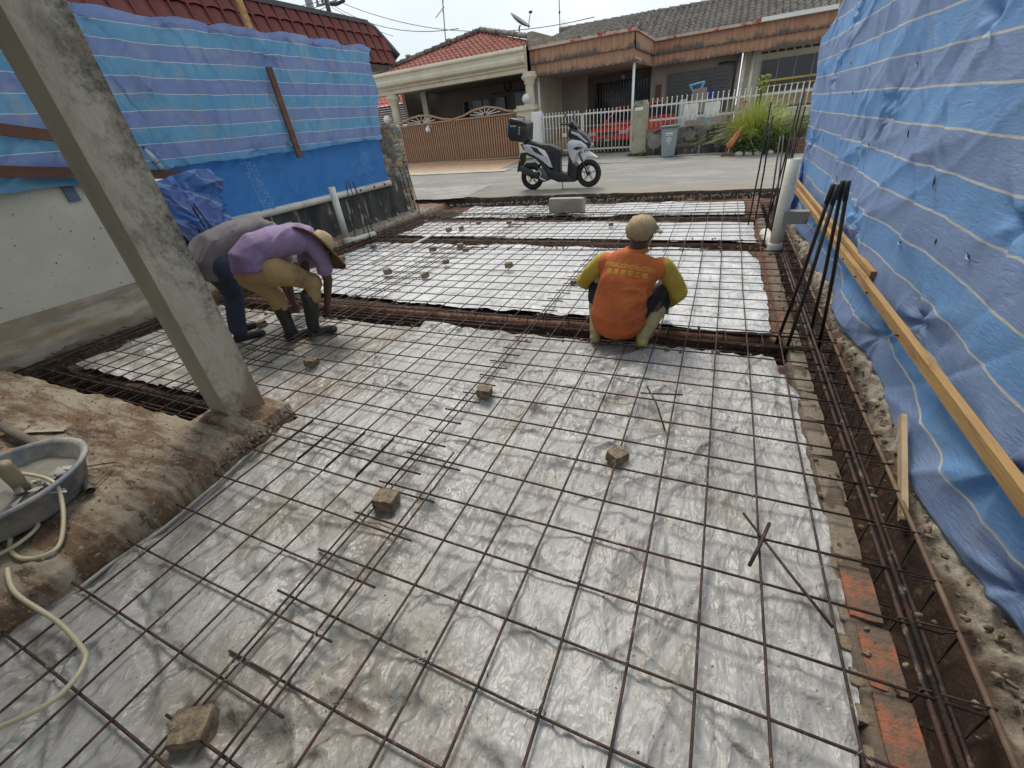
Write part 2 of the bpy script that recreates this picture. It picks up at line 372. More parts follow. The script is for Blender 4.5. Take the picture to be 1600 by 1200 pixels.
# rise towards road at the far edge
edge = 8.95-.03*X+.10*fbm(X*1.5, X*0, 70)
Z = np.where(Y > edge+.02, z_road(X, Y)-.05+.01*fbm(X*8, Y*8, 71), Z)
zone = np.zeros(X.shape+(4,)); zone[..., 3] = 1
zone[..., 0] = ss(.885, .93, X+wob2+.03*fbm(X*20, Y*14, 81))*(1-ss(1.02, 1.08, X-wob2*1.5))*(.5+.5*ss(-.3, .05, fbm(X*9, Y*5, 80)))
zone[..., 0] = np.maximum(zone[..., 0], led*.7)
zone[..., 1] = np.clip(band(Y+wob, 2.86, 3.3)*(Z > -.12)+band(X, .5, .62)*(Y > 3.3)+(Y > 8.6)*.6+band(Y+wob, 5.5, 6.0)*(Z > -.12)*.6, 0, 1)*(X < .9)
zone[..., 2] = strip*(Y > .2)*(ss(-.3, .2, fbm(X*4, Y*2, 90))*.7+.3)
zone[..., 2] = np.maximum(zone[..., 2], ((Y > 2.8) & (Y < 2.93))*ss(0, .3, fbm(X*2, Y*2, 92))*(X < .6))
grid_obj('excavated_soil', X, Y, Z, MT['soil'], kind='structure', attr=zone)
# wide base earth under everything
mb = MB(); mb.box(-120, 120, -60, 200, -1.2, -.55); mb.build('ground', pm('earth', (.16, .11, .07), (.10, .07, .045), 2, .95, .3), kind='structure')

# raised porch slab on the left with dirt
xs = np.concatenate([np.arange(-7.2, -3.2, .03), np.arange(-3.2, -2.05, .011)]); ys = np.concatenate([np.arange(-2.2, -.3, .04), np.arange(-.3, 1.18, .013)]); X, Y = np.meshgrid(xs, ys)
ex = -2.235-.06*ss(.7, 1.0, Y)+.03*fbm(Y*2.3, Y*0, 101)+.022*fbm(Y*14, Y*0, 102); ey = 1.08+.03*fbm(X*5, X*0, 103)+.012*fbm(X*20, X*0, 104)
ex = np.where(Y > .98, ex+.0, ex)
zt = .10+.004*fbm(X*9, Y*9, 105)+.003*fbm(X*30, Y*30, 106, 3)
sideX = ss(-.012, .02, X-ex); sideY = ss(-.02, .02, Y-ey)
Z = zt-.26*np.maximum(sideX, sideY)-.016*ss(-.12, -.01, X-ex)+(.010*fbm(X*14, Y*14, 107)+.012*fbm(X*40, Y*40, 108, 4))*ss(-.40, -.1, X-ex)
sl, n, b, o = newmat('dirty_slab'); t = N(n, 'ShaderNodeTexCoord').outputs['Object']
mp = N(n, 'ShaderNodeMapping'); mp.inputs['Rotation'].default_value = (0, 0, R(-8)); mp.inputs['Scale'].default_value = (.7, 3.2, 1); n.links.new(t, mp.inputs[0])
c = ramp(n, noise_(n, t, 3, 7, .65), .35, .65, (.36, .31, .235), (.27, .225, .165))
c = mixc(n, ramp(n, noise_(n, mp.outputs[0], 1.6, 9, .72, .4), .45, .54), c, (.15, .092, .052))
c = mixc(n, ramp(n, noise_(n, mp.outputs[0], 5, 8, .75), .54, .62), c, (.075, .048, .03))
c = mixc(n, ramp(n, noise_(n, t, 45, 5, .7), .58, .68), c, (.38, .33, .25)); c = mixc(n, ramp(n, noise_(n, t, 70, 5, .7), .60, .68), c, (.07, .045, .028))
n.links.new(c, b.inputs['Base Color']); b.inputs['Roughness'].default_value = .9
bp = N(n, 'ShaderNodeBump', Strength=.8, Distance=.012); n.links.new(noise_(n, t, 45, 8, .75), bp.inputs['Height']); n.links.new(bp.outputs[0], b.inputs['Normal'])
grid_obj('porch_floor', X, Y, Z, sl, kind='structure')
# unseen porch roof inferred from the pillar, extent shaped for light; house wall behind
mb = MB(); mb.box(-6.6, .2, -4.5, 1.40, 2.95, 3.1); mb.build('porch_roof', MT['concrete'], kind='structure')
mb = MB(); mb.box(-6.6, 2.2, -3.2, -3.0, -.2, 2.95); mb.build('house_wall', MT['wallpaint'], kind='structure')

# ------------------------------------------------------------------ plastic sheets
PL = plastic_mat('polythene'); PLd = plastic_mat('muddy_polythene', (.34, .32, .29), (.46, .45, .43), (.42, .58)); PLf = plastic_mat('pale_polythene', (.50, .50, .495), (.64, .64, .645), (.60, .74), .7)  # far sheets get a paler base with fewer stains and specks
def sheet(label, x0, x1, y0, y1, res, seed, nf, amp, mt, skew=0, lf=(.3, 1), zb=-.066, group='plastic sheets under the mesh', edgef=None):
    nx = int((x1-x0)/res); ny = int((y1-y0)/res)
    U, V = np.meshgrid(np.linspace(0, 1, nx), np.linspace(0, 1, ny))
    yv = y0+(y1-y0)*V
    xl = x0+.035*fbm(yv*3, yv*0, seed)+.015*fbm(yv*11, yv*0, seed+1); xr = x1+.02*fbm(yv*4, yv*0, seed+2)+.012*fbm(yv*13, yv*0, seed+3)
    if edgef: xl, xr = edgef(yv, xl, xr)
    Xs = xl+(xr-xl)*U
    Ys = yv+skew*(-Xs)+.03*fbm(Xs*2.4, Xs*0+V, seed+4)*np.maximum(ss(.9, 1, V), 1-ss(0, .1, V))+.012*fbm(Xs*9, Xs*0, seed+5)
    Zs = zb+.014*fbm(Xs*1.6, Ys*1.6, seed+6)
    Hf = folds(Xs, Ys, nf, x0, x1, y0, y1, amp, lf[0]*.4, lf[1]*.9, .007, .035, seed+7)
    W = fbm(Xs*1.3, Ys*1.3, seed+8, 3); W2 = fbm(Xs*1.5+7, Ys*1.5, seed+18, 3); gg = np.random.default_rng(seed+77); Hc = np.zeros_like(Xs)
    for k in range(16):
        fq = 1.6*1.19**k; an = gg.uniform(0, math.pi) if k % 3 else gg.normal(1.15, .25); ph = gg.uniform(0, 9)
        q = (Xs*math.cos(an)+Ys*math.sin(an))*fq+ph+W*1.1+W2*.5*fq**.5
        tri = np.abs((q % 1)-.5)*2; msk = ss(-.05, .40, fbm(Xs*fq*.33+k*3.1, Ys*fq*.33, seed+30+k, 2))
        Hc += (1-tri)**1.3*msk*(amp*2.7/fq)
    act = ss(-.4, .35, fbm(Xs*1.1, Ys*1.1, seed+11))*.75+.25
    Zs = Zs+np.clip((Hf+Hc)*act, -.02, .055)
    Ed = np.minimum(np.minimum(U*(x1-x0), (1-U)*(x1-x0)), np.minimum(V*(y1-y0), (1-V)*(y1-y0)))
    Zs = np.minimum(Zs, -.012)
    o = grid_obj('plastic_sheet', Xs, Ys, Zs, mt, label=label, cat='plastic sheet', group=None)
    return o
def eA(yv, xl, xr):
    return xl, .575-.09*ss(2.3, 2.95, yv)-.05*(1-ss(.4, 1.3, yv))+.02*fbm(yv*4, yv*0, 203)+.008*fbm(yv*15, yv*0, 204)
sheet('large crumpled grey polythene sheet in the foreground under the mesh', -2.30, .56, -.55, 2.90, .0080, 200, 420, .034, PL, edgef=eA)
sheet('plastic sheet behind the leaning pillar reaching towards the left wall', -5.15, -2.26, 1.42, 2.86, .025, 230, 120, .028, PLd, zb=-.066)
def eB(yv, xl, xr): return xl, xr-.12*ss(5.0, 5.7, yv)
sheet('pale plastic sheet in front of the squatting man between two trenches', -5.25, .49, 3.27, 5.55, .026, 260, 260, .018, PLf, skew=.045, edgef=eB)
sheet('narrow plastic sheet beyond the second trench', -5.2, .50, 5.92, 7.02, .035, 290, 90, .014, PLf, skew=.07)
sheet('farthest plastic sheet with its edge turned up at the road', -4.9, .42, 7.50, 8.62, .035, 320, 90, .014, PLf, skew=.05)
# rolled translucent edge of the sheet along the slab
P = [( -2.195-.05*float(ss(.7, 1.0, -.7+i*.1))+.008*math.sin(i*1.7), -.7+i*.1, -.022+.006*math.sin(i*.9)) for i in range(20)]
mb = MB(); mb.tube(P, .012, 8, flat=.7); mb.build('sheet_roll', pm('clear_polythene', (.42, .41, .37), (.30, .27, .22), 6, .35, .3), smooth=True, label='thin rolled polythene edge lying along the slab on the left', cat='plastic roll')

# ------------------------------------------------------------------ rebar mesh sheets
BARCACHE = {}
def bar_mesh(L, r, seed, axis, mt):
    k = (round(L, 2), r, seed, axis, mt.name)
    if k in BARCACHE: return BARCACHE[k]
    g = random.Random(hash((round(L, 2), seed, axis)) & 0xffff); ns = max(3, min(9, int(L/.5))); P = []
    a1, a2 = g.uniform(-.009, .009), g.uniform(-.006, .006); p1, p2 = g.uniform(0, 6), g.uniform(0, 6)
    for i in range(ns+1):
        s_ = L*i/ns; d1 = a1*math.sin(s_*1.9+p1); d2 = a2*math.sin(s_*2.6+p2)
        P.append((s_, d1, d2) if axis == 'x' else (d1, s_, d2))
    me = MB().tube(P, r, 6).mesh('bar', mt, True); BARCACHE[k] = me; return me
def mesh_sheet(label, xs, ys, x0, x1, y0, y1, z, r=.0047, skip=None):
    t = thing('rebar_mesh', label, 'rebar mesh', (0, 0, 0), 0, 'steel mesh sheets over the plastic')
    for i, x in enumerate(xs):
        a, b_ = y0, y1
        if skip: a, b_ = skip(x, a, b_)
        link('bar', bar_mesh(b_-a, r, i % 4, 'y', MT['rebar']), t, loc=(x, a, z+r))
    for i, y in enumerate(ys):
        link('bar', bar_mesh(x1-x0, r, 4+i % 4, 'x', MT['rebar']), t, loc=(x0+.012*math.sin(i*2.1), y, z-r*.9))
    return t
ar = np.arange
XR = [-1.24, -1.04, -.845, -.65, -.46, -.27, -.066, .127, .317, .512]
S1 = mesh_sheet('right-hand steel mesh running from the foreground past the first trench', XR, [.25+.2095*k for k in range(-4, 25)], -1.335, .81, -.75, 5.40, .004)
S2 = mesh_sheet('steel mesh between pillar and lap line in the left foreground', [-2.26+.199*k for k in range(7)], [-.04+.2165*k for k in range(-3, 7)], -2.42, -.98, -.75, 1.355, .014)
S3 = mesh_sheet('steel mesh right of the two bending men', [-1.262-.2*k for k in range(12)], [1.17+.2105*k for k in range(20)], -3.55, -1.15, 1.05, 5.32, .022, skip=lambda x, a, b_: (1.37 if -2.62 < x < -2.3 else a, b_))
S4 = mesh_sheet('steel mesh along the left wall under the two bending men', [-3.22-.2*k for k in range(12)], [1.46+.2105*k for k in range(19)], -5.62, -3.05, 1.15, 5.5, .012)
S5 = mesh_sheet('far left steel mesh beyond the grey plastic stick', [-3.02-.2*k for k in range(13)], [5.35+.2105*k for k in range(16)], -5.55, -2.85, 5.2, 8.75, .004)
S6 = mesh_sheet('far right steel mesh beside the concrete box near the road', [.51-.198*k for k in range(19)], [5.27+.2095*k for k in range(17)], -3.15, .80, 5.15, 8.75, .014)
# tie wires, twisted tails on some crossings
def tie(parent, x, y, z, g):
    P = [(x-.012, y-.010, z-.006), (x, y, z+.014), (x+.012, y+.010, z-.004)]
    mb = MB(); mb.tube(P, .0012, 4)
    a = g.uniform(0, 6.28); L = g.uniform(.03, .075)
    mb.tube([(x, y, z+.013), (x+L*.5*math.cos(a), y+L*.5*math.sin(a), z+.022), (x+L*math.cos(a), y+L*math.sin(a), z+.006+g.uniform(0, .02))], .0011, 4)
    mb.tube([(x, y, z+.013), (x+L*.5*math.cos(a+.5), y+L*.5*math.sin(a+.5), z+.02), (x+L*.8*math.cos(a+.6), y+L*.8*math.sin(a+.6), z+.004)], .0011, 4)
    mb.build('tie_wire', MT['wire'], parent, True)
g = random.Random(3)
for (x, y) in [(-.845, .46), (-.65, .46), (-.845, .25), (-.46, .67), (-1.06, .4), (-1.25, .18), (-1.25, .61), (-1.24, 1.05), (-.27, .88), (-1.24, 1.6), (.127, .46), (.51, .67), (-1.24, 2.02), (-.66, 1.3), (.317, 1.5), (-1.24, 2.6)]: tie(S1, x, y, .012, g)
for i in range(60):
    x = random.choice(XR); k = random.randint(-3, 20); tie(S1, x, .25+.2095*k, .012, g)
for (x, y) in [(-2.26, .83), (-2.06, .4), (-1.67, 1.26), (-2.26, 1.05), (-1.86, 1.26), (-2.05, .18), (-1.47, 1.26)]: tie(S2, x, y, .02, g)
for (x, y) in [(-3.06, 1.88), (-3.26, 2.02), (-2.66, 1.81), (-3.06, 2.31)]: tie(S3, x, y, .03, g)

# ------------------------------------------------------------------ beam cages in the trenches
def cage(label, a, b_, wd, hgt, ztop, r=.008, mt='rebar', sp_=.2, extra=0, tan=False):
    a = Vector((*a, 0)); b_ = Vector((*b_, 0)); d = (b_-a); L = d.length; d.normalize(); s_ = Vector((-d.y, d.x, 0))
    t = thing('rebar_cage', label, 'rebar cage', (a.x, a.y, 0), 0)
    for k, (i, j) in enumerate(((-1, 0), (1, 0), (-1, 1), (1, 1))):
        p = s_*i*wd/2+Vector((0, 0, ztop-j*hgt)); mb = MB()
        mb.tube([p+d*(L*q/6)+Vector((0, 0, .006*math.sin(q*2+k))) for q in range(7)], r, 6)
        mb.build('bar', MT['rebar_tan'] if (tan and k == (0 if tan == 1 else 1)) else MT[mt], t, True)
    if extra:
        p = Vector((0, 0, ztop+.016))+s_*(wd/2-.018); mb = MB(); mb.tube([p, p+d*L*.55, p+d*L+Vector((0,0,-.02))], r, 6); mb.build('bar', MT[mt], t, True)
    cnt = int(L/sp_); proto = None
    for k in range(cnt):
        if proto is None:
            e = .01; q = []
            for (i, j) in ((-1, 0), (1, 0), (1, 1), (-1, 1), (-1, 0), (-.5, .12)):
                q.append(s_*i*(wd/2+e)+Vector((0, 0, ztop+e-j*(hgt+2*e))))
            proto = MB().tube(q, .0036, 5).mesh('stirrup', MT['rebar'], True)
        o = link('stirrup', proto, t, loc=d*(sp_*(k+.5)+random.uniform(-.02, .02))); o.rotation_euler = (0, 0, random.uniform(-.06, .06))
    return t
cage('rusty reinforcement cage in the trench beside the right blue tarpaulin', (.775, -.2), (.76, 8.2), .135, .17, -.012, .009, extra=1, tan=1)
cage('reinforcement cage in the first cross trench in front of the squatting man', (-5.5, 3.08), (.86, 3.08), .18, .16, -.02, .008)
cage('reinforcement cage in the second cross trench', (-5.4, 5.93), (.8, 5.70), .16, .14, -.02, .007)
cage('reinforcement cage in the farthest cross trench near the concrete box', (-5.2, 7.88), (.7, 7.25), .14, .12, -.005, .007)
cage('reinforcement cage in the trench along the left wall', (-5.48, 1.1), (-5.62, 8.0), .15, .15, -.02, .008)
cage('reinforcement cage in the short trench between slab and pillar', (-5.45, 1.2), (-2.72, 1.2), .16, .14, -.02, .009, mt='rebar_dark')

# column starter bars
def starters(label, base, tops, r=.0085, mt='rebar_dark', tape=False):
    t = thing('starter_bars', label, 'rebar', (base[0][0], base[0][1], 0)); o0 = Vector((base[0][0], base[0][1], 0))
    for p, q in zip(base, tops):
        p = Vector(p)-o0; q = Vector(q)-o0
        m_ = p.lerp(q, .5)+Vector((.008, 0, 0)); mb = MB(); mb.tube([p, m_, q], r, 7); ob = mb.build('bar', MT[mt], t, True)
        if tape: MB().tube([q-(q-p).normalized()*.10, q+(q-p).normalized()*.004], r*1.25, 7).build('end_tape', MT['blackmatt'], ob, True)
    return t
starters('four thick dark starter bars leaning together in front of the right tarpaulin', [(.53, 3.22, -.1), (.56, 3.02, -.12), (.74, 3.32, -.1), (.78, 3.18, -.1)], [(.585, 3.08, .965), (.605, 3.06, .965), (.635, 3.12, .975), (.655, 3.10, .975)], .011, tape=True)
starters('thin starter bars beside the upright white pipe on the right', [(.56, 5.62, -.1), (.62, 5.5, -.1), (.66, 6.2, -.1), (.72, 6.1, -.1)], [(.55, 6.1, 1.03), (.58, 6.1, 1.03), (.66, 6.2, 1.04), (.70, 6.25, 1.05)], .009)
starters('pair of starter bars standing left of the right white pipe near the road', [(.44, 6.8, -.1), (.52, 6.9, -.1)], [(.44, 6.8, 1.35), (.49, 6.85, 1.2)], .010)
starters('tall dark starter bars against the far end of the right tarpaulin', [(.74, 7.5, -.1), (.80, 7.5, -.1), (.86, 7.7, -.1)], [(.80, 7.45, 1.3), (.84, 7.5, 1.45), (.90, 7.6, 1.25)], .010)
starters('four starter bars leaning at the near end of the left mossy wall', [(-5.95, 3.38, -.1), (-5.75, 3.35, -.1), (-5.65, 3.5, -.1), (-5.55, 3.62, -.1)], [(-5.98, 3.5, 1.08), (-5.95, 3.5, 1.06), (-5.93, 3.52, 1.05), (-5.91, 3.54, 1.03)], .009)
starters('starter bars beside the upright white pipe on the left', [(-5.75, 5.88, -.1), (-5.62, 6.02, -.1), (-5.50, 6.0, -.1), (-5.56, 6.2, -.1)], [(-5.80, 6.1, .90), (-5.76, 6.12, .89), (-5.70, 6.15, .86), (-5.74, 6.2, .88)], .008)
starters('starter bars in front of the rubble gate pillar by the road', [(-6.22, 8.0, -.1), (-6.02, 8.05, -.1), (-5.98, 8.15, -.1), (-5.86, 8.1, -.1)], [(-6.26, 8.05, .95), (-6.12, 8.05, .93), (-6.06, 8.1, .92), (-5.96, 8.1, .92)], .008)

# ------------------------------------------------------------------ loose things on the mesh
def rock_box(name, sx, sy, sz, mt, seed, parent=None, amp=.12, **k):
    bm = bmesh.new(); bmesh.ops.create_cube(bm, size=1); bmesh.ops.subdivide_edges(bm, edges=bm.edges[:], cuts=3, use_grid_fill=True)
    for v in bm.verts:
        p = v.co.copy(); q = Vector((p.x*sx, p.y*sy, p.z*sz)); e = sum(1 for c_ in p if abs(c_) > .49)
        q *= 1-.03*max(0, e-1); q += mnoise.noise_vector(q*25+Vector((seed*3.1, seed, 0)))*amp*min(sx, sy, sz)*.6; v.co = q
    me = bpy.data.meshes.new(name); bm.to_mesh(me); bm.free(); me.materials.append(mt)
    return link(name, me, parent, **k)
BL = [(-1.22,.05,'spacer block under the lap nearest the bottom left corner',1.2), (-1.22,.98,'mortar block under the doubled bars left of the picture middle',1.15), (-1.18,1.93,'grey block on the doubled bars behind the middle of the large sheet',1.0), (-.28,1.60,'light brown cube block right of centre on the large sheet',1.0),
      (-2.74,1.98,'block under bars just right of the rubber boots',1.0), (-3.92,2.47,'dark block between the jeans and the black boots',1.0), (-4.98,4.73,'block near the straw hat beside the left trench',1.0), (-3.70,4.18,'dark block on the middle sheet below the white stick',1.05), (-4.84,5.29,'block left of the white stick far end of the middle sheet',.9),
      (-3.09,4.12,'broken dark lump of mortar on the middle sheet nearest the trench',.9), (-3.11,4.64,'blackened lump of mortar right of the dense bars',.85), (-3.66,5.19,'reddish round stone block by the white stick',1.0), (-3.36,5.46,'cube block upper middle, right of the reddish one',1.0), (-3.12,5.20,'pale block beside the cube block in the upper middle',.8),
      (-2.16,4.53,'lone cube block left of the orange shirted man',.95), (-1.22,4.07,'block at the left elbow of the orange shirted man',.9), (-5.07,7.15,'small block far left near the rubble pillar',.8), (-4.10,6.38,'broken block on the second trench edge',1.0), (-3.85,7.0,'small block in a row far left of the concrete box',.8), (-3.95,6.55,'greenish block at the far end of the white stick',.9),
      (-3.2,6.9,'dark block just left in front of the concrete box',.85), (-1.42,6.72,'small block right of the concrete box behind the cap',.75)]
for i, (x, y, lb, s_) in enumerate(BL):
    o = rock_box('spacer_block', .088*s_, .075*s_, .062*s_, MT['block'], i+1, label=lb, cat='block', group='mortar spacer blocks on the mesh')
    o.location = (x, y, -.008+.012*(i % 3)); o.rotation_euler = (random.uniform(-.1, .1), random.uniform(-.1, .1), random.uniform(0, 1.5))
o = rock_box('concrete_box', .66, .16, .25, pm('warm_concrete', (.36, .33, .27), (.28, .25, .20), 6, .85, .4, 50), 40, amp=.02, label='grey concrete box chamber standing at the far edge near the road', cat='concrete block'); o.location = (-2.42, 7.72, .115); o.rotation_euler = (0, 0, -.1)
mb = MB(); mb.tube([(-4.10, 4.38, .03), (-4.12, 5.2, .032), (-4.15, 6.05, .035)], .017, 8); mb.build('plastic_pipe', MT['pvc'], smooth=True, label='thin pale plastic pipe lying across the mesh in the distance', cat='pipe')
def rod(lb, P, r=.005, mt='rebar'):
    MB().tube(P, r, 6).build('loose_rod', MT[mt], smooth=True, label=lb, cat='rod')
rod('short rod crossing another near the right edge of the foreground sheet, pointing to the corner', [(.262, 1.38, .022), (.40, 1.15, .02), (.50, .99, .02)])
rod('shorter rod of the crossed pair near the right edge', [(.35, 1.35, .03), (.315, 1.24, .03), (.275, 1.13, .03)], .0065)
rod('loose short rod lying diagonally in the middle right of the big sheet', [(-.235, 2.23, .02), (-.16, 2.07, .02), (-.09, 1.90, -.03)])
rod('loose short rod lying crosswise beside a diagonal one', [(-.26, 2.15, .02), (-.03, 2.19, .02)])
rod('thin bent rod on the slab beside the mixing tub', [(-2.66, .41, .115), (-2.58, .43, .115), (-2.73, .655, .118), (-2.90, .56, .118), (-2.98, .5, .118)], .004, 'rebar_tan')

# upright drain pipes
def drain(lb, x, y, h, elbow=None, fallen=None, r=.06):
    t = thing('drain_pipe', lb, 'pipe', (x, y, -.06))
    MB().lathe([(r, 0), (r, h+.06), (r-.007, h+.06), (r-.007, h-.1), (.001, h-.1)], n=18).build('pipe', MT['pvc'], t, True)
    MB().lathe([(r*1.12, 0), (r*1.18, .03), (r*1.18, .10), (r*1.12, .12), (r*1.02, .125)], n=18).build('collar', MT['pvc'], t, True)
    if elbow: MB().tube(elbow, r, 12).build('elbow', MT['pvc'], t, True)
    return t
drain('upright white pipe with a collar in front of the right tarpaulin', .645, 5.38, .87, elbow=[(0, .02, .05), (.0, .2, .05), (-.05, .75, .05)])
drain('upright white pipe bending along the ground before the mossy wall', -5.74, 5.68, .86, elbow=[(0, 0, .05), (.08, .16, .05), (.2, .5, .06)], r=.055)

# ------------------------------------------------------------------ brick edging at lower right
t = thing('brick_edging', 'row of orange bricks and mortar beside the trench at lower right', 'brickwork', (.61, .9, -.06))
for i, (y0, y1) in enumerate(((1.30, 1.09), (1.075, .88), (.865, .68), (.665, .48), (.465, .28), (.265, .08))):
    o = rock_box('brick', .092, (y0-y1)+.008, .075, MT['brickred'], 60+i, t, amp=.06); o.location = (.018+.006*(i % 2)-.01+(.006*i), (y0+y1)/2-.9, -.005-.006*(i % 2))
for i in range(12):
    y = .2+i*.1; o = rock_box('stone', .035+.012*(i % 3), .05, .035, MT['block'], 80+i, t, amp=.3); o.location = (-.048+.006*(i % 2), y-.9, .0)
for i in range(7):
    o = rock_box('kerb_block', .09, .27, .07, pm('mortar', (.24, .20, .15), (.17, .14, .10), 12, .95, .8, 60) if i == 0 else bpy.data.materials['mortar'], 100+i, t, amp=.12)
    o.location = (.005+.004*(i % 2), 1.47-.9+i*.29, -.012)

# ------------------------------------------------------------------ left wall, plinth, pillar
t = thing('boundary_wall', 'cream painted house side wall at the far left', 'wall', (-6.2, 0, 0))
mb = MB(); mb.box(-.2, 0, -2.2, 3.22, .26, 1.58); mb.build('wall_face', MT['wallpaint'], t)
ysl = np.arange(-2.2, 3.3, .03); prof = [(0.0, .285), (.03, .27), (.09, .235), (.10, .21), (.26, .15), (.28, .125), (.36, .10), (.42, .055), (.44, -.05), (.45, -.25)]
PX = np.zeros((len(ysl), len(prof))); PY = np.zeros_like(PX); PZ = np.zeros_like(PX)
for j, (dx, z) in enumerate(prof):
    wv = .035*fbm(ysl*2.2, ysl*0+j*.4, 400)+.012*fbm(ysl*9, ysl*0+j*.3, 401)
    PX[:, j] = dx-.004+wv*(.15+j*.11); PY[:, j] = ysl; PZ[:, j] = z+.012*fbm(ysl*6, ysl*0+j, 402)*(j > 1)
grid_obj('plinth', PX, PY, PZ, MT['plinth'], t, smooth=False)
t = thing('mossy_wall', 'low black mossy boundary wall below the left tarpaulin', 'wall', (-6.2, 0, 0))
ysl = np.linspace(3.2, 8.12, 90); zz = np.linspace(-.3, .64, 26); Yg, Zg = np.meshgrid(ysl, zz)
Xg = .018*fbm(Yg*4, Zg*6, 410)+.006*fbm(Yg*20, Zg*20, 411)+.05*(1-ss(-.02, .10, Zg))*(1+fbm(Yg*6, Zg*4, 412))
grid_obj('wall_face', Xg, Yg, Zg, MT['mossy'], t)
MB().box(-.2, -.03, 3.2, 8.12, -.3, .63).build('wall_core', MT['mossy'], t)
MB().box(.01, .06, 4.95, 5.05, .40, .47).build('bracket', MT['concrete'], t)
mb = MB(); mb.bar((-6.08, 2.9, .40), (-6.02, 3.95, .52), .02, .07); mb.build('timber_plank', MT['timber_pale'], label='pale plank leaning low on the mossy wall behind the grey shirt', cat='plank')
# white gutter along the wall top, rests on the wall
t = thing('gutter_pipe', 'long white pipe capping the low mossy wall', 'pipe', (-6.17, 3.82, .665))
MB().tube([(0, 0, 0), (0, 1.9, -.005), (0, 3.88, 0)], .055, 14).build('pipe', MT['pvc'], t, True)
for y in (2.9, 3.3, 3.62): MB().box(.045, .058, y, y+.05, -.015, .02).build('bracket', MT['blackmatt'], t)

# leaning-looking square pillar
t = thing('concrete_pillar', 'square weathered concrete pillar standing at the slab corner', 'pillar', (-2.50, 1.15, 0))
nz = 150; zc = np.linspace(0, 1, nz); zz = .06+zc*2.89
def pface(pts, nm):
    (xa, ya), (xb, yb) = pts; U = np.linspace(0, 1, 30); Ug, Zg = np.meshgrid(U, zz)
    Xp = xa+(xb-xa)*Ug; Yp = ya+(yb-ya)*Ug
    d = .0035*fbm(Xp*14+Yp*17, Zg*12, 500)*np.minimum(1, np.minimum(Ug, 1-Ug)*8)
    nx_, ny_ = (yb-ya), -(xb-xa); l = math.hypot(nx_, ny_)
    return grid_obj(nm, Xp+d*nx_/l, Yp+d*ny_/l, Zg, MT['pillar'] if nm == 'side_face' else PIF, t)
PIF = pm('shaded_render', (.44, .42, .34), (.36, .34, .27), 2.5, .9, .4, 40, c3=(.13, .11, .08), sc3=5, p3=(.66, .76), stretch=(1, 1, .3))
A_, B_, C_, D_ = (.0, -.01), (.14, .16), (-.10, .33), (-.22, .15)
A_, B_, C_, D_ = (0, 0), (.03, .21), (-.24, .24), (-.24, .03)
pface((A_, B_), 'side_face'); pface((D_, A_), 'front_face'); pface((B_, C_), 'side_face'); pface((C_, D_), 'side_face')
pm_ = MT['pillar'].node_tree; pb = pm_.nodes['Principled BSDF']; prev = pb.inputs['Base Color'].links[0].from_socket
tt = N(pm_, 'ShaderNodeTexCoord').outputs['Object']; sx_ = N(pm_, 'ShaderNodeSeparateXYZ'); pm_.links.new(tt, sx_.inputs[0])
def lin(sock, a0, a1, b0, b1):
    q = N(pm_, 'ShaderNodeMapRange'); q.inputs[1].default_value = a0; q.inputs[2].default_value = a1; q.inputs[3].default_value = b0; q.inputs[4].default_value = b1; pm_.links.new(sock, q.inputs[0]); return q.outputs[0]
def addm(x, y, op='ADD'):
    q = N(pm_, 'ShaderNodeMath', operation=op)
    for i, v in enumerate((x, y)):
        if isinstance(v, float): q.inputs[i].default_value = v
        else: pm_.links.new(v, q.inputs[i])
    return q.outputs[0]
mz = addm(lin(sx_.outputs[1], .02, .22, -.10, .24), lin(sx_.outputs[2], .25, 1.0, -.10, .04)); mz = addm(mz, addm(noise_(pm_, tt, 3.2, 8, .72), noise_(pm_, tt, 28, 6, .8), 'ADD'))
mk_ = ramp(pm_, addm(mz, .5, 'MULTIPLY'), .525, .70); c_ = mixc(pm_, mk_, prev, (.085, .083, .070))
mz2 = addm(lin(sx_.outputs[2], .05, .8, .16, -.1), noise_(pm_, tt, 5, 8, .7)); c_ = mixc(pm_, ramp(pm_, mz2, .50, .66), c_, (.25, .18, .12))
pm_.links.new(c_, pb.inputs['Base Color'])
# mortar mound at its foot
U, V = np.meshgrid(np.linspace(-1, 1, 60), np.linspace(-1, 1, 60))
H = .07*np.exp(-((U/.62)**4+(V/.62)**4))+.012*fbm(U*5, V*5, 510)-.012; H = np.where(np.maximum(abs(U), abs(V)) > .97, -.2, H)
grid_obj('foot_mound', -.09+U*.25, .06+V*.23, .068+H, sl, t)

# ------------------------------------------------------------------ tarpaulins
TR = tarp_mat('striped_tarp_right', .145, .1755, (.27, .54, .90), (.35, .49, .77), (.82, .80, .74), .06, dirt=.3)
TLm = tarp_mat('striped_tarp_left', .035, .1615, (.15, .40, .64), (.22, .31, .58), (.66, .76, .74), .04, dirt=.6)
TB = tarp_mat('solid_blue_tarp', 0, 1, (.035, .20, .58), (.05, .25, .64), solid=True, dirt=.15)
TBm = tarp_mat('bundled_tarp', .1, .16, (.17, .34, .75), (.28, .40, .80), (.6, .65, .7), .05, dirt=.2)
t = thing('tarpaulin', 'big blue striped tarpaulin hanging along the right side of the site', 'tarpaulin', (1.0, 0, 0))
ny, nz = 620, 210
S, V = np.meshgrid(np.linspace(0, 1, ny)**1.35, np.linspace(0, 1, nz))
Yc = .25+S*7.9
far = ss(.90, 1, (Yc-.25)/7.9)
zb_ = .0+.035*fbm(Yc*1.1, Yc*0, 600, 3)+.02*np.sin(Yc*2.4)+.10*ss(.25, 1.3, 1.6-Yc)+.005
zb_ = zb_+.06*far
zt_ = 2.62-.62*ss(5.6, 8.1, Yc)+.02*np.sin(Yc*3)
Zc = zb_+(zt_-zb_)*V
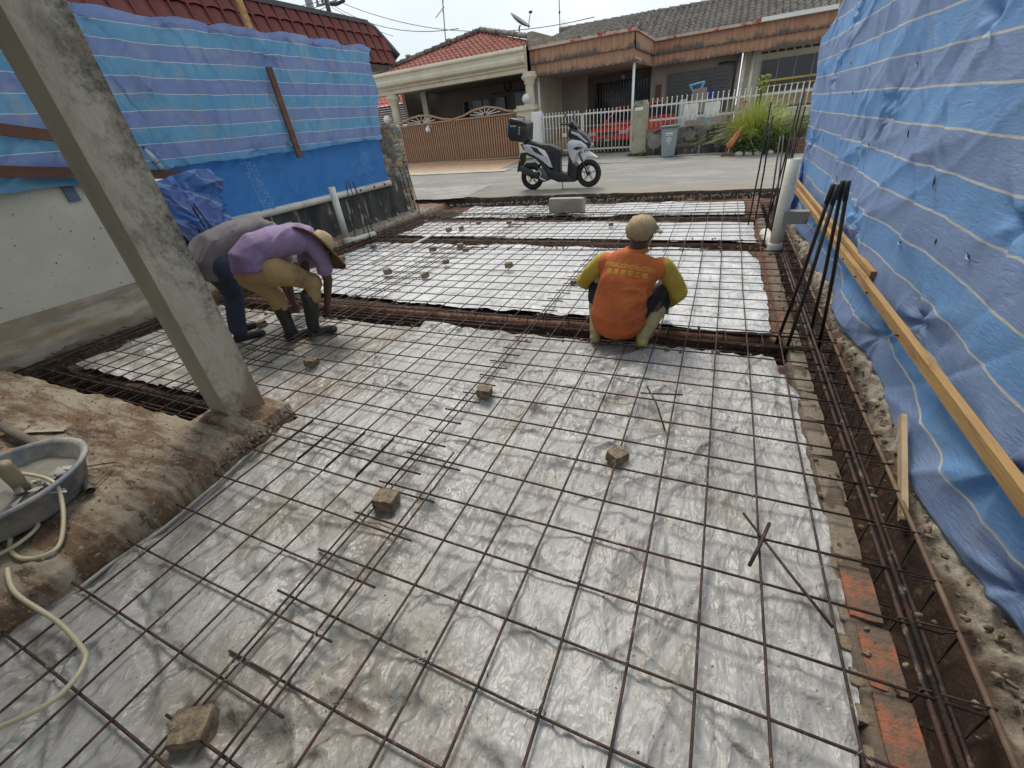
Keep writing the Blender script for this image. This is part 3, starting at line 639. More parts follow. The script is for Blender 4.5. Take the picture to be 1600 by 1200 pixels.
Yd = Yc-(1-V)**1.5*1.15*far+.0*Yc            # far edge slants
Hd = folds(Yc, Zc, 150, .2, 8.2, -.1, 2.6, .024, .25, 1.0, .015, .06, 610, ang=R(70), spread=R(35))
Hd += folds(Yc, Zc, 70, .2, 8.2, -.1, 2.6, .030, .4, 1.4, .03, .09, 611, ang=R(-35), spread=R(25))
pk = [(6.0, 1.95), (3.1, 1.62), (6.4, 1.50), (4.1, 1.22), (4.15, 1.33), (4.6, 1.02), (7.0, .88), (3.95, .52), (2.55, .40), (2.15, .95), (4.1, .60), (1.5, .33), (1.25, .08), (5.6, .25), (2.9, .16)]
Hd += pucker(Yc, Zc, pk, .045, .20, 612)
Hd += .05*fbm(Yc*.8, Zc*1.4, 613, 3)+.006*fbm(Yc*6, Zc*6, 614)
Hd += .045*np.sin(Yc*4.2+.8*np.sin(Yc*1.3))*(1-ss(0, .32, V))          # hem flares
Hd = -np.abs(Hd)*.0-Hd*.8
hemf = -.05*(1-ss(0, .12, V))
zoff = .012*fbm(Yc*1.3, Zc*1.3, 620)+.003*fbm(Yc*5, Zc*5, 621)
# seam: near panel slightly lower
o = grid_obj('sheet', Hd+hemf, Yd, Zc, TR, t, uv=(Yc, Zc+zoff))
sm_ = o.modifiers.new('thick', 'SOLIDIFY'); sm_.thickness = .002
# torn slits with curled lips
for i, (y, z) in enumerate(((6.15, 1.62), (5.75, 1.60), (4.95, 1.52), (3.9, 1.50), (5.3, 1.37), (2.95, .98), (3.05, .66), (7.1, .80), (6.3, .95), (5.1, .72), (4.3, 1.05), (2.35, .78), (2.7, .75), (3.6, 1.15), (4.9, .45))):
    iy = np.argmin(abs(Yc[0]-y)); iz = np.argmin(abs(Zc[:, iy]-z)); px = float((Hd+hemf)[iz, iy]); py = float(Yd[iz, iy])
    a = random.uniform(.3, 1.2); L = random.uniform(.018, .036); wd = L*.2
    ca, sa = math.cos(a), math.sin(a)
    mb = MB(); mb.add([(-.006, -L*ca, -L*sa), (-.007, wd*sa, -wd*ca), (-.006, L*ca, L*sa), (-.007, -wd*sa, wd*ca), (.0, 0, 0)], [(0,1,2,3), (0,4,1), (1,4,2), (2,4,3), (3,4,0)])
    ob = mb.build('tear', MT['black'], t, loc=(px-.004, py, z))
    mb = MB(); mb.add([(0, -L*ca, -L*sa), (-.008, wd*sa*1.6, -wd*ca*1.6-.003), (0, L*ca, L*sa), (-.001, wd*sa*.6, -wd*ca*.6)], [(0,1,2,3)])
    mb.build('flap', pm('tarp_flap', (.32, .46, .68), None, 5, .4, 0) if i == 0 else bpy.data.materials['tarp_flap'], ob, loc=(-.004, 0, 0))
# batten rail nailed over the right tarpaulin
t = thing('timber_rail', 'long raw timber batten fixed along the right blue tarpaulin', 'timber rail', (.925, 0, .37))
MB().bar((0, 1.28, 0), (-.02, 6.75, -.0), .032, .052).build('batten', MT['timber'], t)
MB().bar((.03, 3.25, .035), (.02, 7.2, .035), .03, .05).build('splice', MT['timber'], t)
for y in (3.05, 3.35, 3.75, 4.4, 2.45): MB().tube([(-.02, y, -.01), (-.035, y, -.005)], .005, 6).build('nail', MT['rebar'], t)
for a in (2.95, 3.55): MB().tube([(-.02, a, .0), (-.10, a+.05, .03), (-.12, a+.02, -.06), (-.05, a-.05, -.08)], .0015, 5).build('wire', MT['wire'], t)
MB().box(-.27, -.05, 5.30, 5.42, -.10, .02).build('spacer', MT['concrete'], t)
mb = MB(); mb.bar((.84, 1.60, -.05), (.90, 2.08, .13), .02, .045); mb.build('timber_stake', MT['timber_pale'], label='pale timber stake wedged in the ground under the right tarpaulin', cat='stake')
mb = MB(); mb.bar((1.02, 3.0, -.15), (1.03, 3.0, .25), .05, .05); mb.build('timber_post', MT['timber_br'], label='short brown post showing below the right tarpaulin hem', cat='post')
mb = MB(); mb.bar((1.12, 7.7, 0), (1.05, 7.55, 2.6), .07, .07); mb.build('timber_post', MT['timber'], label='timber post rising behind the far top corner of the right tarpaulin', cat='post')

# left tarpaulins
t = thing('tarpaulin', 'blue striped tarpaulin hanging above the left wall', 'tarpaulin', (-6.15, 0, 0))
ny, nz = 420, 130; S, V = np.meshgrid(np.linspace(0, 1, ny), np.linspace(0, 1, nz)); Yc = .6+S*7.35
zt_ = 2.86+.035*np.abs(np.sin(Yc*3.9))+.02*fbm(Yc*2, Yc*0, 700)-.02*ss(6, 8, Yc)
zb_ = 1.42+.03*np.sin(Yc*1.1)+.03*fbm(Yc*3, Yc*0, 701)-.08*ss(3.8, 3.0, Yc)
Zc = zb_+(zt_-zb_)*V
Hd = folds(Yc, Zc, 230, .6, 8, 1.3, 2.9, .058, .25, 1.1, .02, .07, 710, ang=R(75), spread=R(40))
Hd += folds(Yc, Zc, 16, 3.0, 4.4, 1.3, 2.9, .09, 1.0, 1.8, .04, .10, 711, ang=R(-68), spread=R(10))
pk = [(4.3, 2.84), (4.85, 2.85), (5.4, 2.82), (5.62, 2.62), (6.1, 2.85), (6.6, 2.84), (7.2, 2.84), (4.9, 1.50), (5.5, 1.5), (6.4, 1.48), (7.1, 1.45), (6.9, 2.45), (3.4, 2.8)]
Hd += pucker(Yc, Zc, pk, .05, .28, 712)+.04*fbm(Yc*1.1, Zc*2, 713, 3)
Hd += .05*(1-ss(0, .07, V))+.05*ss(.955, 1, V)
grid_obj('sheet', Hd*.9, Yc-.28*(1-V)*ss(.9, 1, S), Zc, TLm, t, uv=(Yc, Zc+.012*fbm(Yc*1.5, Zc*1.5, 720)))
t = thing('tarpaulin', 'plain bright blue tarpaulin strip below the striped one on the left', 'tarpaulin', (-6.19, 0, 0))
S, V = np.meshgrid(np.linspace(0, 1, 260), np.linspace(0, 1, 60)); Yc = 3.55+S*4.12; Zc = .64+V*.86
Hd = folds(Yc, Zc, 60, 3.5, 7.8, .6, 1.5, .025, .2, .8, .02, .06, 730, ang=R(60), spread=R(60))+.02*fbm(Yc*2, Zc*3, 731)+.03*(1-ss(0, .12, V))
grid_obj('sheet', Hd, Yc+.02*(1-V), Zc+.015*fbm(Yc*3, Zc*0, 732)*(1-V), TB, t, uv=(Yc, Zc))
# faint printed columns on it
pr = pm('pale_print', (.34, .52, .78), None, 9, .5, 0)
mb = MB()
for y0 in (4.55, 6.95):
    for k in range(4):
        for q in range(16):
            if random.random() < .75:
                y = y0+k*.055+q*.006; z = 1.36-q*.042
                for _ in range(4):
                    yy = y+random.uniform(0, .03); z2 = z-random.uniform(0, .03); mb.add([(.062, yy, z2), (.062, yy+random.uniform(.006, .02), z2-.002), (.062, yy+.012, z2-.008), (.062, yy-.002, z2-.006)], [(0,1,2,3)])
t_ = mb.build('print', pr, t); t_['kind'] = 'stuff'
# crumpled bundle
t = thing('tarpaulin', 'crumpled bunch of blue tarpaulin hanging behind the pillar', 'tarpaulin', (-6.05, 3.45, .95))
S, V = np.meshgrid(np.linspace(0, 1, 110), np.linspace(0, 1, 90)); Yc = -.62+S*1.15; Zc = -.36+V*.72
k_ = .55+.45*V
Hd = folds(Yc, Zc, 90, -.6, .6, -.4, .4, .085, .12, .5, .015, .05, 740)+.05*fbm(Yc*4, Zc*4, 741)
grid_obj('sheet', Hd+.06, Yc*k_+.22*(1-V)+.03*fbm(Zc*6, Yc*0, 743), Zc+.05*fbm(Yc*4, Yc*0, 742)*(1-V)+.04*np.sin(Yc*5)*V, TBm, t, uv=(Yc, Zc*.5+Yc*.4))
mb = MB(); mb.bar((-6.09, 1.5, 2.02), (-6.09, 2.95, 1.72), .03, .10); mb.build('timber_rail', MT['timber_br'], label='upper dark brown rail on the left tarpaulin behind the pillar', cat='timber rail')
mb = MB(); mb.bar((-6.09, 1.2, 1.66), (-6.06, 3.86, 1.28), .035, .095); mb.build('timber_rail', MT['timber_br'], label='lower dark brown rail on the left tarpaulin with a bottle on it', cat='timber rail')
mb = MB(); mb.bar((-6.03, 5.47, 2.46), (-6.03, 5.51, 1.32), .09, .03, (1, 0, 0)); mb.build('timber_batten', MT['timber_br'], label='brown upright batten in the middle of the left tarpaulin', cat='timber batten')
mb = MB(); mb.bar((-6.3, 5.62, 2.8), (-6.45, 5.65, 3.9), .07, .06); mb.build('timber_batten', MT['timber'], label='yellowish timber sticking up above the left tarpaulin', cat='timber batten')
t = thing('water_bottle', 'clear water bottle with blue cap and label on the brown rail', 'bottle', (-6.0, 3.43, 1.40)); t.rotation_euler = (0.35, 0, 0)
MB().lathe([(.032, 0), (.033, .08), (.033, .15), (.028, .17), (.014, .21), (.013, .23)], n=14).build('bottle_body', pm('clear_bottle', (.42, .52, .58), None, 4, .12, 0), t, True)
MB().lathe([(.0345, .06), (.0345, .12)], n=14).build('bottle_label', pm('blue_label', (.03, .05, .25), (.4, .4, .5), 30, .4, 0), t, True)
MB().lathe([(.016, .225), (.016, .25), (.0, .25)], n=12).build('cap', pm('blue_cap', (.03, .06, .4), None, 4, .4, 0), t, True)
mb = MB(); mb.box(-6.19, -6.17, 2.50, 2.60, 1.20, 1.46); mb.build('number_plate', pm('blue_enamel', (.10, .14, .22), None, 6, .4, 0), label='small blue plate on the cream wall behind the pillar', cat='plate')

# ------------------------------------------------------------------ neighbour's carport roof, upper left
RT = tile_mat('maroon_metal_tile', (.15, .030, .022), (.11, .026, .02)); DT = pm('dark_trim', (.07, .07, .07), (.05, .05, .05), 3, .6, .1)
t = thing('neighbour_roof', 'dark red metal tiled carport roof behind the left tarpaulin', 'roof', (-6.95, 2.6, 0))
tp = MB(); nseg = 8; Wt, Ht = .258, .245
for j in range(2):
    for i in range(nseg+1):
        u = i/nseg; bul = .022*math.sin(math.pi*u)+(.012 if i in (0, nseg) else 0); dz = .018*math.sin(math.pi*u)
        tp.v.append((bul+(.03 if j == 0 else 0), u*Wt, (-dz if False else dz) if j == 0 else Ht+dz))
for i in range(nseg): tp.f.append((i, i+1, nseg+2+i, nseg+1+i))
tp.v += [(v[0]-.03, v[1], v[2]) for v in tp.v[:nseg+1]]; o_ = 2*(nseg+1)
for i in range(nseg): tp.f.append((o_+i, o_+i+1, i+1, i))
tp.box(.012, .045, -.018, .012, 0, Ht+.01)
tme = tp.mesh('roof_tile', RT, False)
for r_ in range(3):
    for c_ in range(27):
        zz0 = 2.80+r_*Ht
        if c_ == 26 and r_ > 1: continue
        o = link('roof_tile', tme, t, loc=(-.30*(zz0-2.80), .15+c_*(Wt+.004), zz0)); o.rotation_euler = (0, -.29, 0)
MB().bar((-.235, -.2, 3.53), (-.235, 6.75, 3.53), .16, .07).build('ridge_trim', DT, t)
pts = [(-.235, 6.75, 3.53), (-.22, 6.98, 3.47), (-.19, 7.15, 3.34), (-.10, 7.30, 3.15), (0, 7.38, 2.98)]
MB().tube(pts, .055, 6, flat=1.4).build('end_trim', DT, t, True)
MB().box(-3.4, .0, -.2, 7.0, 2.74, 2.79).build('soffit', DT, t)
mb = MB(); mb.add([(0, 7.05, 2.78), (0, 7.38, 2.98), (-.22, 7.0, 3.45), (-3.4, 7.0, 3.45), (-3.4, 7.2, 2.78)], [(0,1,2,3,4)]); mb.build('gable_end', DT, t)
mb = MB(); mb.add([(-.02, 0, 2.74), (-.02, 7.0, 2.74), (-.27, 7.0, 3.52), (-.27, 0, 3.52)], [(0, 1, 2, 3)]); mb.build('roof_deck', RT, t)
for k in range(12): MB().box(-3.4, -.02, .2+k*.56, .26+k*.56, 2.70, 2.738).build('soffit_batten', DT, t)

# ------------------------------------------------------------------ road and aprons
def road_mesh(name, x0, x1, y0, y1, mt, dz, res=.25, ragged=0, seed=0, yfun=None):
    nx = max(4, int((x1-x0)/res)); ny = max(4, int((y1-y0)/res)); U, V = np.meshgrid(np.linspace(0, 1, nx), np.linspace(0, 1, ny))
    Xs = x0+(x1-x0)*U
    ya = (yfun(Xs) if yfun else y0)+ragged*fbm(Xs*1.5, Xs*0, 70)+ragged*.4*fbm(Xs*7, Xs*0, seed+1); Ys = ya+(y1-ya)*V
    return grid_obj(name, Xs, Ys, z_road(Xs, Ys)+dz+.008*fbm(Xs*1.2, Ys*1.2, seed)*(dz < .002), mt, kind='structure')
am, n, b, o = newmat('old_asphalt'); tt = N(n, 'ShaderNodeTexCoord').outputs['Object']
mp = N(n, 'ShaderNodeMapping'); mp.inputs['Scale'].default_value = (.45, 1.3, 1); n.links.new(tt, mp.inputs[0])
c = ramp(n, noise_(n, mp.outputs[0], 1.1, 8, .7), .36, .62, (.12, .117, .11), (.215, .205, .185))
c = mixc(n, ramp(n, noise_(n, mp.outputs[0], 2.2, 8, .75, .5), .52, .60), c, (.255, .245, .22))
c = mixc(n, ramp(n, noise_(n, mp.outputs[0], 3.1, 8, .75, .5), .56, .64), c, (.10, .095, .085))
vz = N(n, 'ShaderNodeTexVoronoi', Scale=70.0); n.links.new(tt, vz.inputs['Vector'])
c = mixc(n, .35, c, ramp(n, vz.outputs['Distance'], 0, .6, (.08,.08,.075), (.42,.40,.36)))
sy = N(n, 'ShaderNodeSeparateXYZ'); n.links.new(tt, sy.inputs[0]); ed = ramp(n, sy.outputs[1], 0, 1)
mr = N(n, 'ShaderNodeMapRange'); mr.inputs[1].default_value = 9.0; mr.inputs[2].default_value = 10.1; mr.inputs[3].default_value = 1; mr.inputs[4].default_value = 0; n.links.new(sy.outputs[1], mr.inputs[0])
mm = N(n, 'ShaderNodeMath', operation='MULTIPLY'); n.links.new(mr.outputs[0], mm.inputs[0]); n.links.new(ramp(n, noise_(n, tt, 1.7, 7, .7), .35, .55), mm.inputs[1])
c = mixc(n, mm.outputs[0], c, (.26, .215, .15))
n.links.new(c, b.inputs['Base Color']); b.inputs['Roughness'].default_value = .9
bp = N(n, 'ShaderNodeBump', Strength=.7, Distance=.01); n.links.new(noise_(n, tt, 60, 6, .75), bp.inputs['Height']); n.links.new(bp.outputs[0], b.inputs['Normal'])
road_mesh('road', -30, 22, 8.98, 15.2, am, 0, .09, .10, 71, lambda x: 8.97-.03*x)
# broken edge of the road surface
xsE = np.arange(-5.9, 2.5, .03); yE = 8.97-.03*xsE+.10*fbm(xsE*1.5, xsE*0, 70)+.04*fbm(xsE*7, xsE*0, 72)
PX = np.stack([xsE]*4, 1); PY = np.stack([yE+.01, yE-.005, yE-.02+.02*fbm(xsE*12, xsE*0, 75), yE-.05+.04*fbm(xsE*9, xsE*0, 76)], 1)
zt0 = z_road(xsE, yE); PZ = np.stack([zt0+.004, zt0-.004, zt0-.06, zt0*0-.13], 1)
grid_obj('road_edge', PX, PY, PZ, pm('broken_asphalt', (.06, .05, .04), (.03, .026, .022), 14, .95, .9, 70, c3=(.28, .22, .15), sc3=9, p3=(.58, .68)), kind='structure', smooth=False)
road_mesh('concrete_apron', -30, -5.3, 7.6, 10.6, pm('pale_apron', (.33, .32, .295), (.26, .25, .23), 2.5, .9, .2, 40, c3=(.24, .2, .15), sc3=3, p3=(.56, .7)), .006, .12, .12, 90, lambda x: 8.9-.02*x-.0*x)
road_mesh('driveway', -12.6, -6.3, 13.2, 15.6, pm('terracotta_paving', (.46, .30, .19), (.40, .25, .16), 6, .8, .2, 30, c3=(.30, .22, .16), sc3=3), .008, .2)
road_mesh('kerb_strip', -16, -5.9, 12.75, 13.24, pm('pale_kerb', (.42, .39, .32), (.36, .33, .27), 4, .85, .2), .016, .2, .03, 5)
road_mesh('pavement', -5.9, -2.4, 13.5, 15.6, MT['concrete'], .012, .2, .06, 6)
road_mesh('pavement', -2.4, 3.5, 14.35, 15.3, MT['concrete'], .012, .2, .05, 8)
X, Y = np.meshgrid(np.linspace(-30, 22, 60), np.linspace(15.15, 60, 30)); grid_obj('yard_ground', X, Y, z_road(X, np.minimum(Y, 15.4))+.006, MT['concrete'], kind='structure')

# rubble stone gate pillar at the near kerb, left
stm = [pm('rubble_grey', (.30, .29, .27), (.17, .16, .15), 8, .9, .5, 40), pm('rubble_tan', (.42, .26, .14), (.30, .2, .12), 8, .9, .5, 40), pm('rubble_dark', (.11, .105, .10), (.2, .19, .17), 9, .9, .5, 40), pm('rubble_pale', (.48, .45, .39), (.36, .33, .28), 9, .9, .5, 40)]
stones = []
for k in range(10):
    bm = bmesh.new(); bmesh.ops.create_icosphere(bm, subdivisions=1, radius=1)
    for v in bm.verts: v.co = Vector((v.co.x*.078, v.co.y*.020, v.co.z*.060))*(1+.35*mnoise.noise(v.co*2+Vector((k*5, 0, 0))))
    me = bpy.data.meshes.new('stone'); bm.to_mesh(me); bm.free(); me.materials.append(stm[(0, 1, 2, 3, 0, 2, 0, 3, 1, 2)[k]]); stones.append(me)
def rubble(lb, x0, x1, y0, y1, z0, z1, s_=1., side=True):
    t = thing('stone_pillar', lb, 'pillar', ((x0+x1)/2, (y0+y1)/2, z0)); W_, D_, H_ = x1-x0, y1-y0, z1-z0
    MB().box(-W_/2, W_/2, -D_/2, D_/2, -.1, H_).build('core', MT['plinth'], t)
    rows = int(H_/(.085*s_)); cols = max(2, int(W_/(.115*s_))); cd_ = max(2, int(D_/(.115*s_)))
    for r_ in range(rows):
        for c_ in range(cols):
            o = link('stone', random.choice(stones), t, loc=(-W_/2+(c_+.5+.25*(r_ % 2-.5))*W_/cols+random.uniform(-.02, .02), -D_/2-.002, (r_+.5)*H_/rows)); o.rotation_euler = (0, random.uniform(-.7, .7), 0); q = random.uniform(.75, 1.25)*s_; o.scale = (q, q, q)
        if side:
            for c_ in range(cd_):
                o = link('stone', random.choice(stones), t, loc=(W_/2+.006, -D_/2+(c_+.5)*D_/cd_, (r_+.5)*H_/rows)); o.rotation_euler = (random.uniform(-.7, .7), 0, math.pi/2); q = random.uniform(.75, 1.25)*s_; o.scale = (q, q, q)
    return t
rubble('rubble stone pillar at the road end of the left mossy wall', -6.72, -6.22, 8.16, 8.50, -.05, 1.68)
MB().box(-7.4, -6.75, 8.15, 8.42, -.1, 1.6).build('wall_end', MT['mossy'], label='dark wall end between tarpaulin and rubble pillar', cat='wall')
rubble('rubble stone gate pillar left of the brown gate', -12.35, -11.85, 15.4, 15.8, .45, 1.86, 1.2)

# ------------------------------------------------------------------ house on the left (cream porch)
CR = pm('cream_paint', (.56, .52, .40), (.50, .46, .35), 1.5, .6, .08, 30, c3=(.36, .33, .26), sc3=2.5, p3=(.58, .75))
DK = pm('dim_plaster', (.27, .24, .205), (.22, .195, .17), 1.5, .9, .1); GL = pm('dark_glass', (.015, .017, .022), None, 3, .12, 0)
redt = tile_mat('red_roof_tile', (.26, .065, .04), (.19, .045, .03)); grt = pm('grey_roof_tile', (.20, .18, .16), (.10, .09, .08), 3, .9, .3, 50, c3=(.33, .30, .27), sc3=9, p3=(.52, .66))
H1 = thing('terrace_house', 'cream porched house with red tiled hip roof and round columns', 'house', (-9, 16, 0))
def L1(mb): return mb.xf(Matrix.Translation((9, -16, 0)))
beam = [(15.86, 3.50), (15.78, 3.50), (15.74, 3.44), (15.74, 3.40), (15.80, 3.36), (15.80, 3.28), (15.74, 3.24), (15.72, 3.18), (15.73, 3.10), (15.80, 3.05), (15.86, 3.03), (15.86, 2.98), (15.92, 2.95), (15.92, 2.84), (16.3, 2.84), (16.3, 3.50)]
L1(MB().prism(beam, 'x', -12.6, -6.22)).build('porch_beam', CR, H1)
for cx in (-11.79, -6.2):
    pr_ = [(.22, 2.84), (.22, 2.76), (.26, 2.74), (.26, 2.68), (.17, 2.60), (.19, 2.55), (.15, 2.50), (.145, 2.4), (.175, 1.3), (.18, .9), (.23, .86), (.23, .4)]
    L1(MB().lathe(pr_[::-1], (cx, 16.05, 0), n=20)).build('column', CR, H1, True)
def tiled(poly_fn, x0, x1, y0, y1, zf, mt, parent, px, py, nm='tile_field', amp=.028, off=(0, 0)):
    nx = int((x1-x0)/px*8); ny = int((y1-y0)/py*5); X, Y = np.meshgrid(np.linspace(x0, x1, nx), np.linspace(y0, y1, ny))
    ph = (X/px) % 1; cs = (Y/py) % 1
    Zs = zf(X, Y)+amp*np.where(ph < .68, np.sin(np.pi*ph/.68), -.6*np.sin(np.pi*(ph-.68)/.32))-.05*cs+.004*fbm(X*5, Y*5, 3)
    keep = poly_fn(X, Y)
    co = np.stack([X+off[0], Y+off[1], Zs], -1).reshape(-1, 3); idx = np.arange(nx*ny).reshape(ny, nx)
    k4 = keep[:-1, :-1] & keep[1:, 1:] & keep[1:, :-1] & keep[:-1, 1:]
    fc = np.stack([idx[:-1, :-1], idx[:-1, 1:], idx[1:, 1:], idx[1:, :-1]], -1)[k4]
    me = bpy.data.meshes.new(nm); me.from_pydata(co.tolist(), [], fc.tolist()); me.update(); me.materials.append(mt)
    return link(nm, me, parent, kind='stuff')
ax, ay, az = -8.75, 18.0, 4.44
zfr = lambda X, Y: 3.47+(Y-15.8)*(az-3.47)/(18-15.8)
def inL(X, Y):
    v = (Y-15.8)/(18-15.8); return (X > -12.5+v*(ax+12.5)) & (X < np.where(v < .23, -6.2, -6.2-(v-.23)/.77*(-6.2-ax))) & (v >= 0) & (v <= 1)
tiled(inL, -12.6, -6.15, 15.8, 18, zfr, redt, H1, .19, .24, off=(9, -16))
def ridge(parent, a, b_, mt, r=.075, sp_=.32, off=(9, -16, 0)):
    a = Vector(a)+Vector(off); b_ = Vector(b_)+Vector(off); L = (b_-a).length; d = (b_-a)/L; k = 0.
    while k < L: MB().tube([a+d*k+Vector((0,0,.02)), a+d*min(k+sp_*1.05, L)], [r*1.08, r*.92], 8).build('ridge_tile', mt, parent, True); k += sp_
ridge(H1, (-12.5, 15.8, 3.50), (ax, ay, az+.05), grt); ridge(H1, (ax, ay, az+.05), (-6.3, 16.35, 3.80), grt)
L1(MB().add([(ax, ay, az), (-6.2, 16.3, 3.68), (-6.2, 20, 3.7), (ax, 20, az), (-14.5, 20, 3.3), (-12.6, 15.8, 3.44)], [(0,1,2,3), (0,3,4,5)])).build('rear_roof', redt, H1)
L1(MB().box(-13.1, -12.55, 15.9, 16.2, 3.0, 3.75)).build('parapet', MT['plinth'], H1)
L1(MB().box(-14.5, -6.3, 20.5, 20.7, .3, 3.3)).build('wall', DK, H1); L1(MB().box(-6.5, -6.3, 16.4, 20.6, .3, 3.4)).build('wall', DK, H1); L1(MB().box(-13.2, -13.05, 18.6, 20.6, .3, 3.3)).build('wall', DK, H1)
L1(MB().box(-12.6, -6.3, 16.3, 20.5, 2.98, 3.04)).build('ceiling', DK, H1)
L1(MB().box(-12.15, -11.9, 18.5, 18.7, .3, 2.98)).build('square_post', CR, H1)
wf = L1(MB().box(-11.35, -9.05, 20.42, 20.49, .6, 2.50)).build('window', GL, H1)
for k in range(5): L1(MB().box(-11.35+k*.56, -11.31+k*.56, 20.38, 20.43, .6, 2.50)).build('bar', DK, wf)
L1(MB().box(-8.6, -7.3, 20.42, 20.49, .5, 2.6)).build('door', GL, H1)
L1(MB().box(-9.6, -7.9, 20.2, 20.28, 2.62, 2.66)).build('shelf', MT['black'], H1)
L1(MB().ring((-8.9, 20.38, 2.85), .16, .03, 'y', 14, 6)).build('wall_fan', MT['black'], H1)
# neighbour's low red roof with blinds, seen between the columns
t = thing('annex_roof', 'low red tiled awning with maroon roller blinds behind the left column', 'awning', (-15, 20, 0))
tiled(lambda X, Y: X > -99, -2.2, 1.9, 0, .9, lambda X, Y: 2.80+Y*.5, tile_mat('bright_red_tile', (.40, .06, .035), (.33, .05, .03)), t, .26, .3)
for k in range(9): MB().box(-2.2, 1.85, .15, .17, 1.95+k*.095, 2.035+k*.095).build('blind_slat', pm('maroon_blind', (.13, .045, .04), None, 5, .7, .1) if k == 0 else bpy.data.materials['maroon_blind'], t)
# brown sliding gate
GT = pm('tan_gate_paint', (.38, .225, .135), (.33, .19, .11), 3, .5, .05, c3=(.28, .15, .08), sc3=4, p3=(.6, .75))
t = thing('brown_gate', 'brown slatted metal gate with wavy top and sunburst fans', 'gate', (-9, 15.6, 0))
for (xa, xb) in ((-2.76, -.05), (-.02, 2.44)):
    z0a = .52-.017*(xa+2.8); z0b = .52-.017*(xb+2.8); z1a, z1b = 1.79-.008*(xa+2.8), 1.79-.008*(xb+2.8)
    for (p, q) in (((xa, z0a), (xb, z0b)), ((xa, z1a), (xb, z1b)), ((xa, z0a), (xa, z1a)), ((xb, z0b), (xb, z1b))): MB().bar((p[0], 0, p[1]), (q[0], 0, q[1]), .05, .06, (0, 1, 0)).build('gate_frame', GT, t)
    k_ = int((xb-xa)/.092); sl_ = MB().box(-.021, .021, -.012, .012, 0, 1.22).mesh('slat', GT)
    for k in range(1, k_): link('slat', sl_, t, loc=(xa+(xb-xa)*k/k_, 0, .555-.015*(xa+(xb-xa)*k/k_+2.8)))
MB().box(-2.75, 2.42, .03, .04, .53, 1.75).build('backing', pm('gate_back', (.23, .13, .075), None, 4, .7, 0), t)
arch = [(-2.76, 1.79), (-2.4, 1.86), (-1.95, 1.98), (-1.45, 2.04), (-1.0, 2.0), (-.5, 1.85), (-.05, 1.79), (.4, 1.86), (.8, 1.98), (1.3, 2.03), (1.75, 1.96), (2.1, 1.84), (2.44, 1.79)]
MB().tube([(x, -.01, z-.0) for x, z in arch], .034, 6).build('arch_rail', GT, t, True)
for cx in (-1.4, 1.25):
    for k in range(7):
        a = R(18+k*24); MB().tube([(cx+.09*math.cos(a), 0, 1.79+.07*math.sin(a)), (cx+.62*math.cos(a)*(1 if abs(math.cos(a)) > .5 else .9), 0, 1.79+.22*math.sin(a))], .012, 5).build('fan_spoke', MT['white'], t)
    MB().ring((cx, 0, 1.80), .08, .015, 'y', 12, 5).build('fan_hub', GT, t)
mb = MB(); g = random.Random(5)
for k in range(7): a = g.uniform(0, 6.28); mb.add([(0, 0, .05), (.2*math.cos(a), -.03, .12*math.sin(a)), (.16*math.cos(a+.5), -.06, .16*math.sin(a+.5)-.05)], [(0, 1, 2)])
mb.build('rag', MT['white'], loc=(-10.1, 15.53, 1.68), label='white rag tied to the top of the brown gate', cat='rag')
t = thing('gate_pillar', 'cream moulded gate pillar with mail slot behind the scooter box', 'pillar', (-6.17, 15.6, .38))
MB().box(-.31, .31, -.2, .2, 0, 1.40).build('shaft', CR, t); MB().box(-.37, .37, -.26, .26, 1.40, 1.47).build('cap', CR, t); MB().box(-.30, .30, -.2, .2, 1.47, 1.55).build('cap', CR, t)
MB().box(-.10, .10, -.215, -.2, .78, .85).build('mail_slot', MT['black'], t); MB().box(-.33, .33, -.22, .22, 0, .12).build('base', CR, t)
GLB = pm('globe_glass', (.62, .62, .60), None, 4, .15, 0)
for (x, y, z, lb) in ((-6.17, 15.6, 1.93, 'round white globe lamp on the cream gate pillar behind the scooter'), (-11.85, 15.5, 1.88, 'round white globe lamp at the left end of the brown gate')):
    tt_ = thing('globe_lamp', lb, 'lamp', (x, y, z)); MB().lathe([(.08, -.02), (.08, .03), (.05, .05)], n=12).build('base', CR, tt_, True); MB().sphere((0, 0, .17), .145, 18, 12).build('globe', GLB, tt_, True)
mb = MB().box(-5.93, -5.58, 15.3, 15.5, .35, 1.70); bevel(mb.build('white_wall', MT['white'], label='short white wall between cream pillar and white picket gate', cat='wall'), .02)

# ------------------------------------------------------------------ house on the right (brown scalloped awning)
AW = pm('brown_awning', (.29, .125, .055), (.25, .105, .048), 6, .75, .15, 30, stretch=(1, 1, .25)); 
m_, n, b, o = newmat('awning_stained'); tt = N(n, 'ShaderNodeTexCoord').outputs['Object']; mp = N(n, 'ShaderNodeMapping'); mp.inputs['Scale'].default_value = (9, 9, 1.6); n.links.new(tt, mp.inputs[0])
uvn = N(n, 'ShaderNodeTexCoord').outputs['Generated']; sz = N(n, 'ShaderNodeSeparateXYZ'); n.links.new(uvn, sz.inputs[0])
wn = N(n, 'ShaderNodeNewGeometry'); mp2 = N(n, 'ShaderNodeMapping'); mp2.inputs['Scale'].default_value = (1.2, 1.2, .7); n.links.new(wn.outputs['Position'], mp2.inputs[0])
mp3 = N(n, 'ShaderNodeMapping'); mp3.inputs['Scale'].default_value = (16, 16, 2.0); n.links.new(wn.outputs['Position'], mp3.inputs[0])
base = ramp(n, noise_(n, mp3.outputs[0], 1, 4), .42, .58, (.37, .215, .135), (.30, .16, .095))
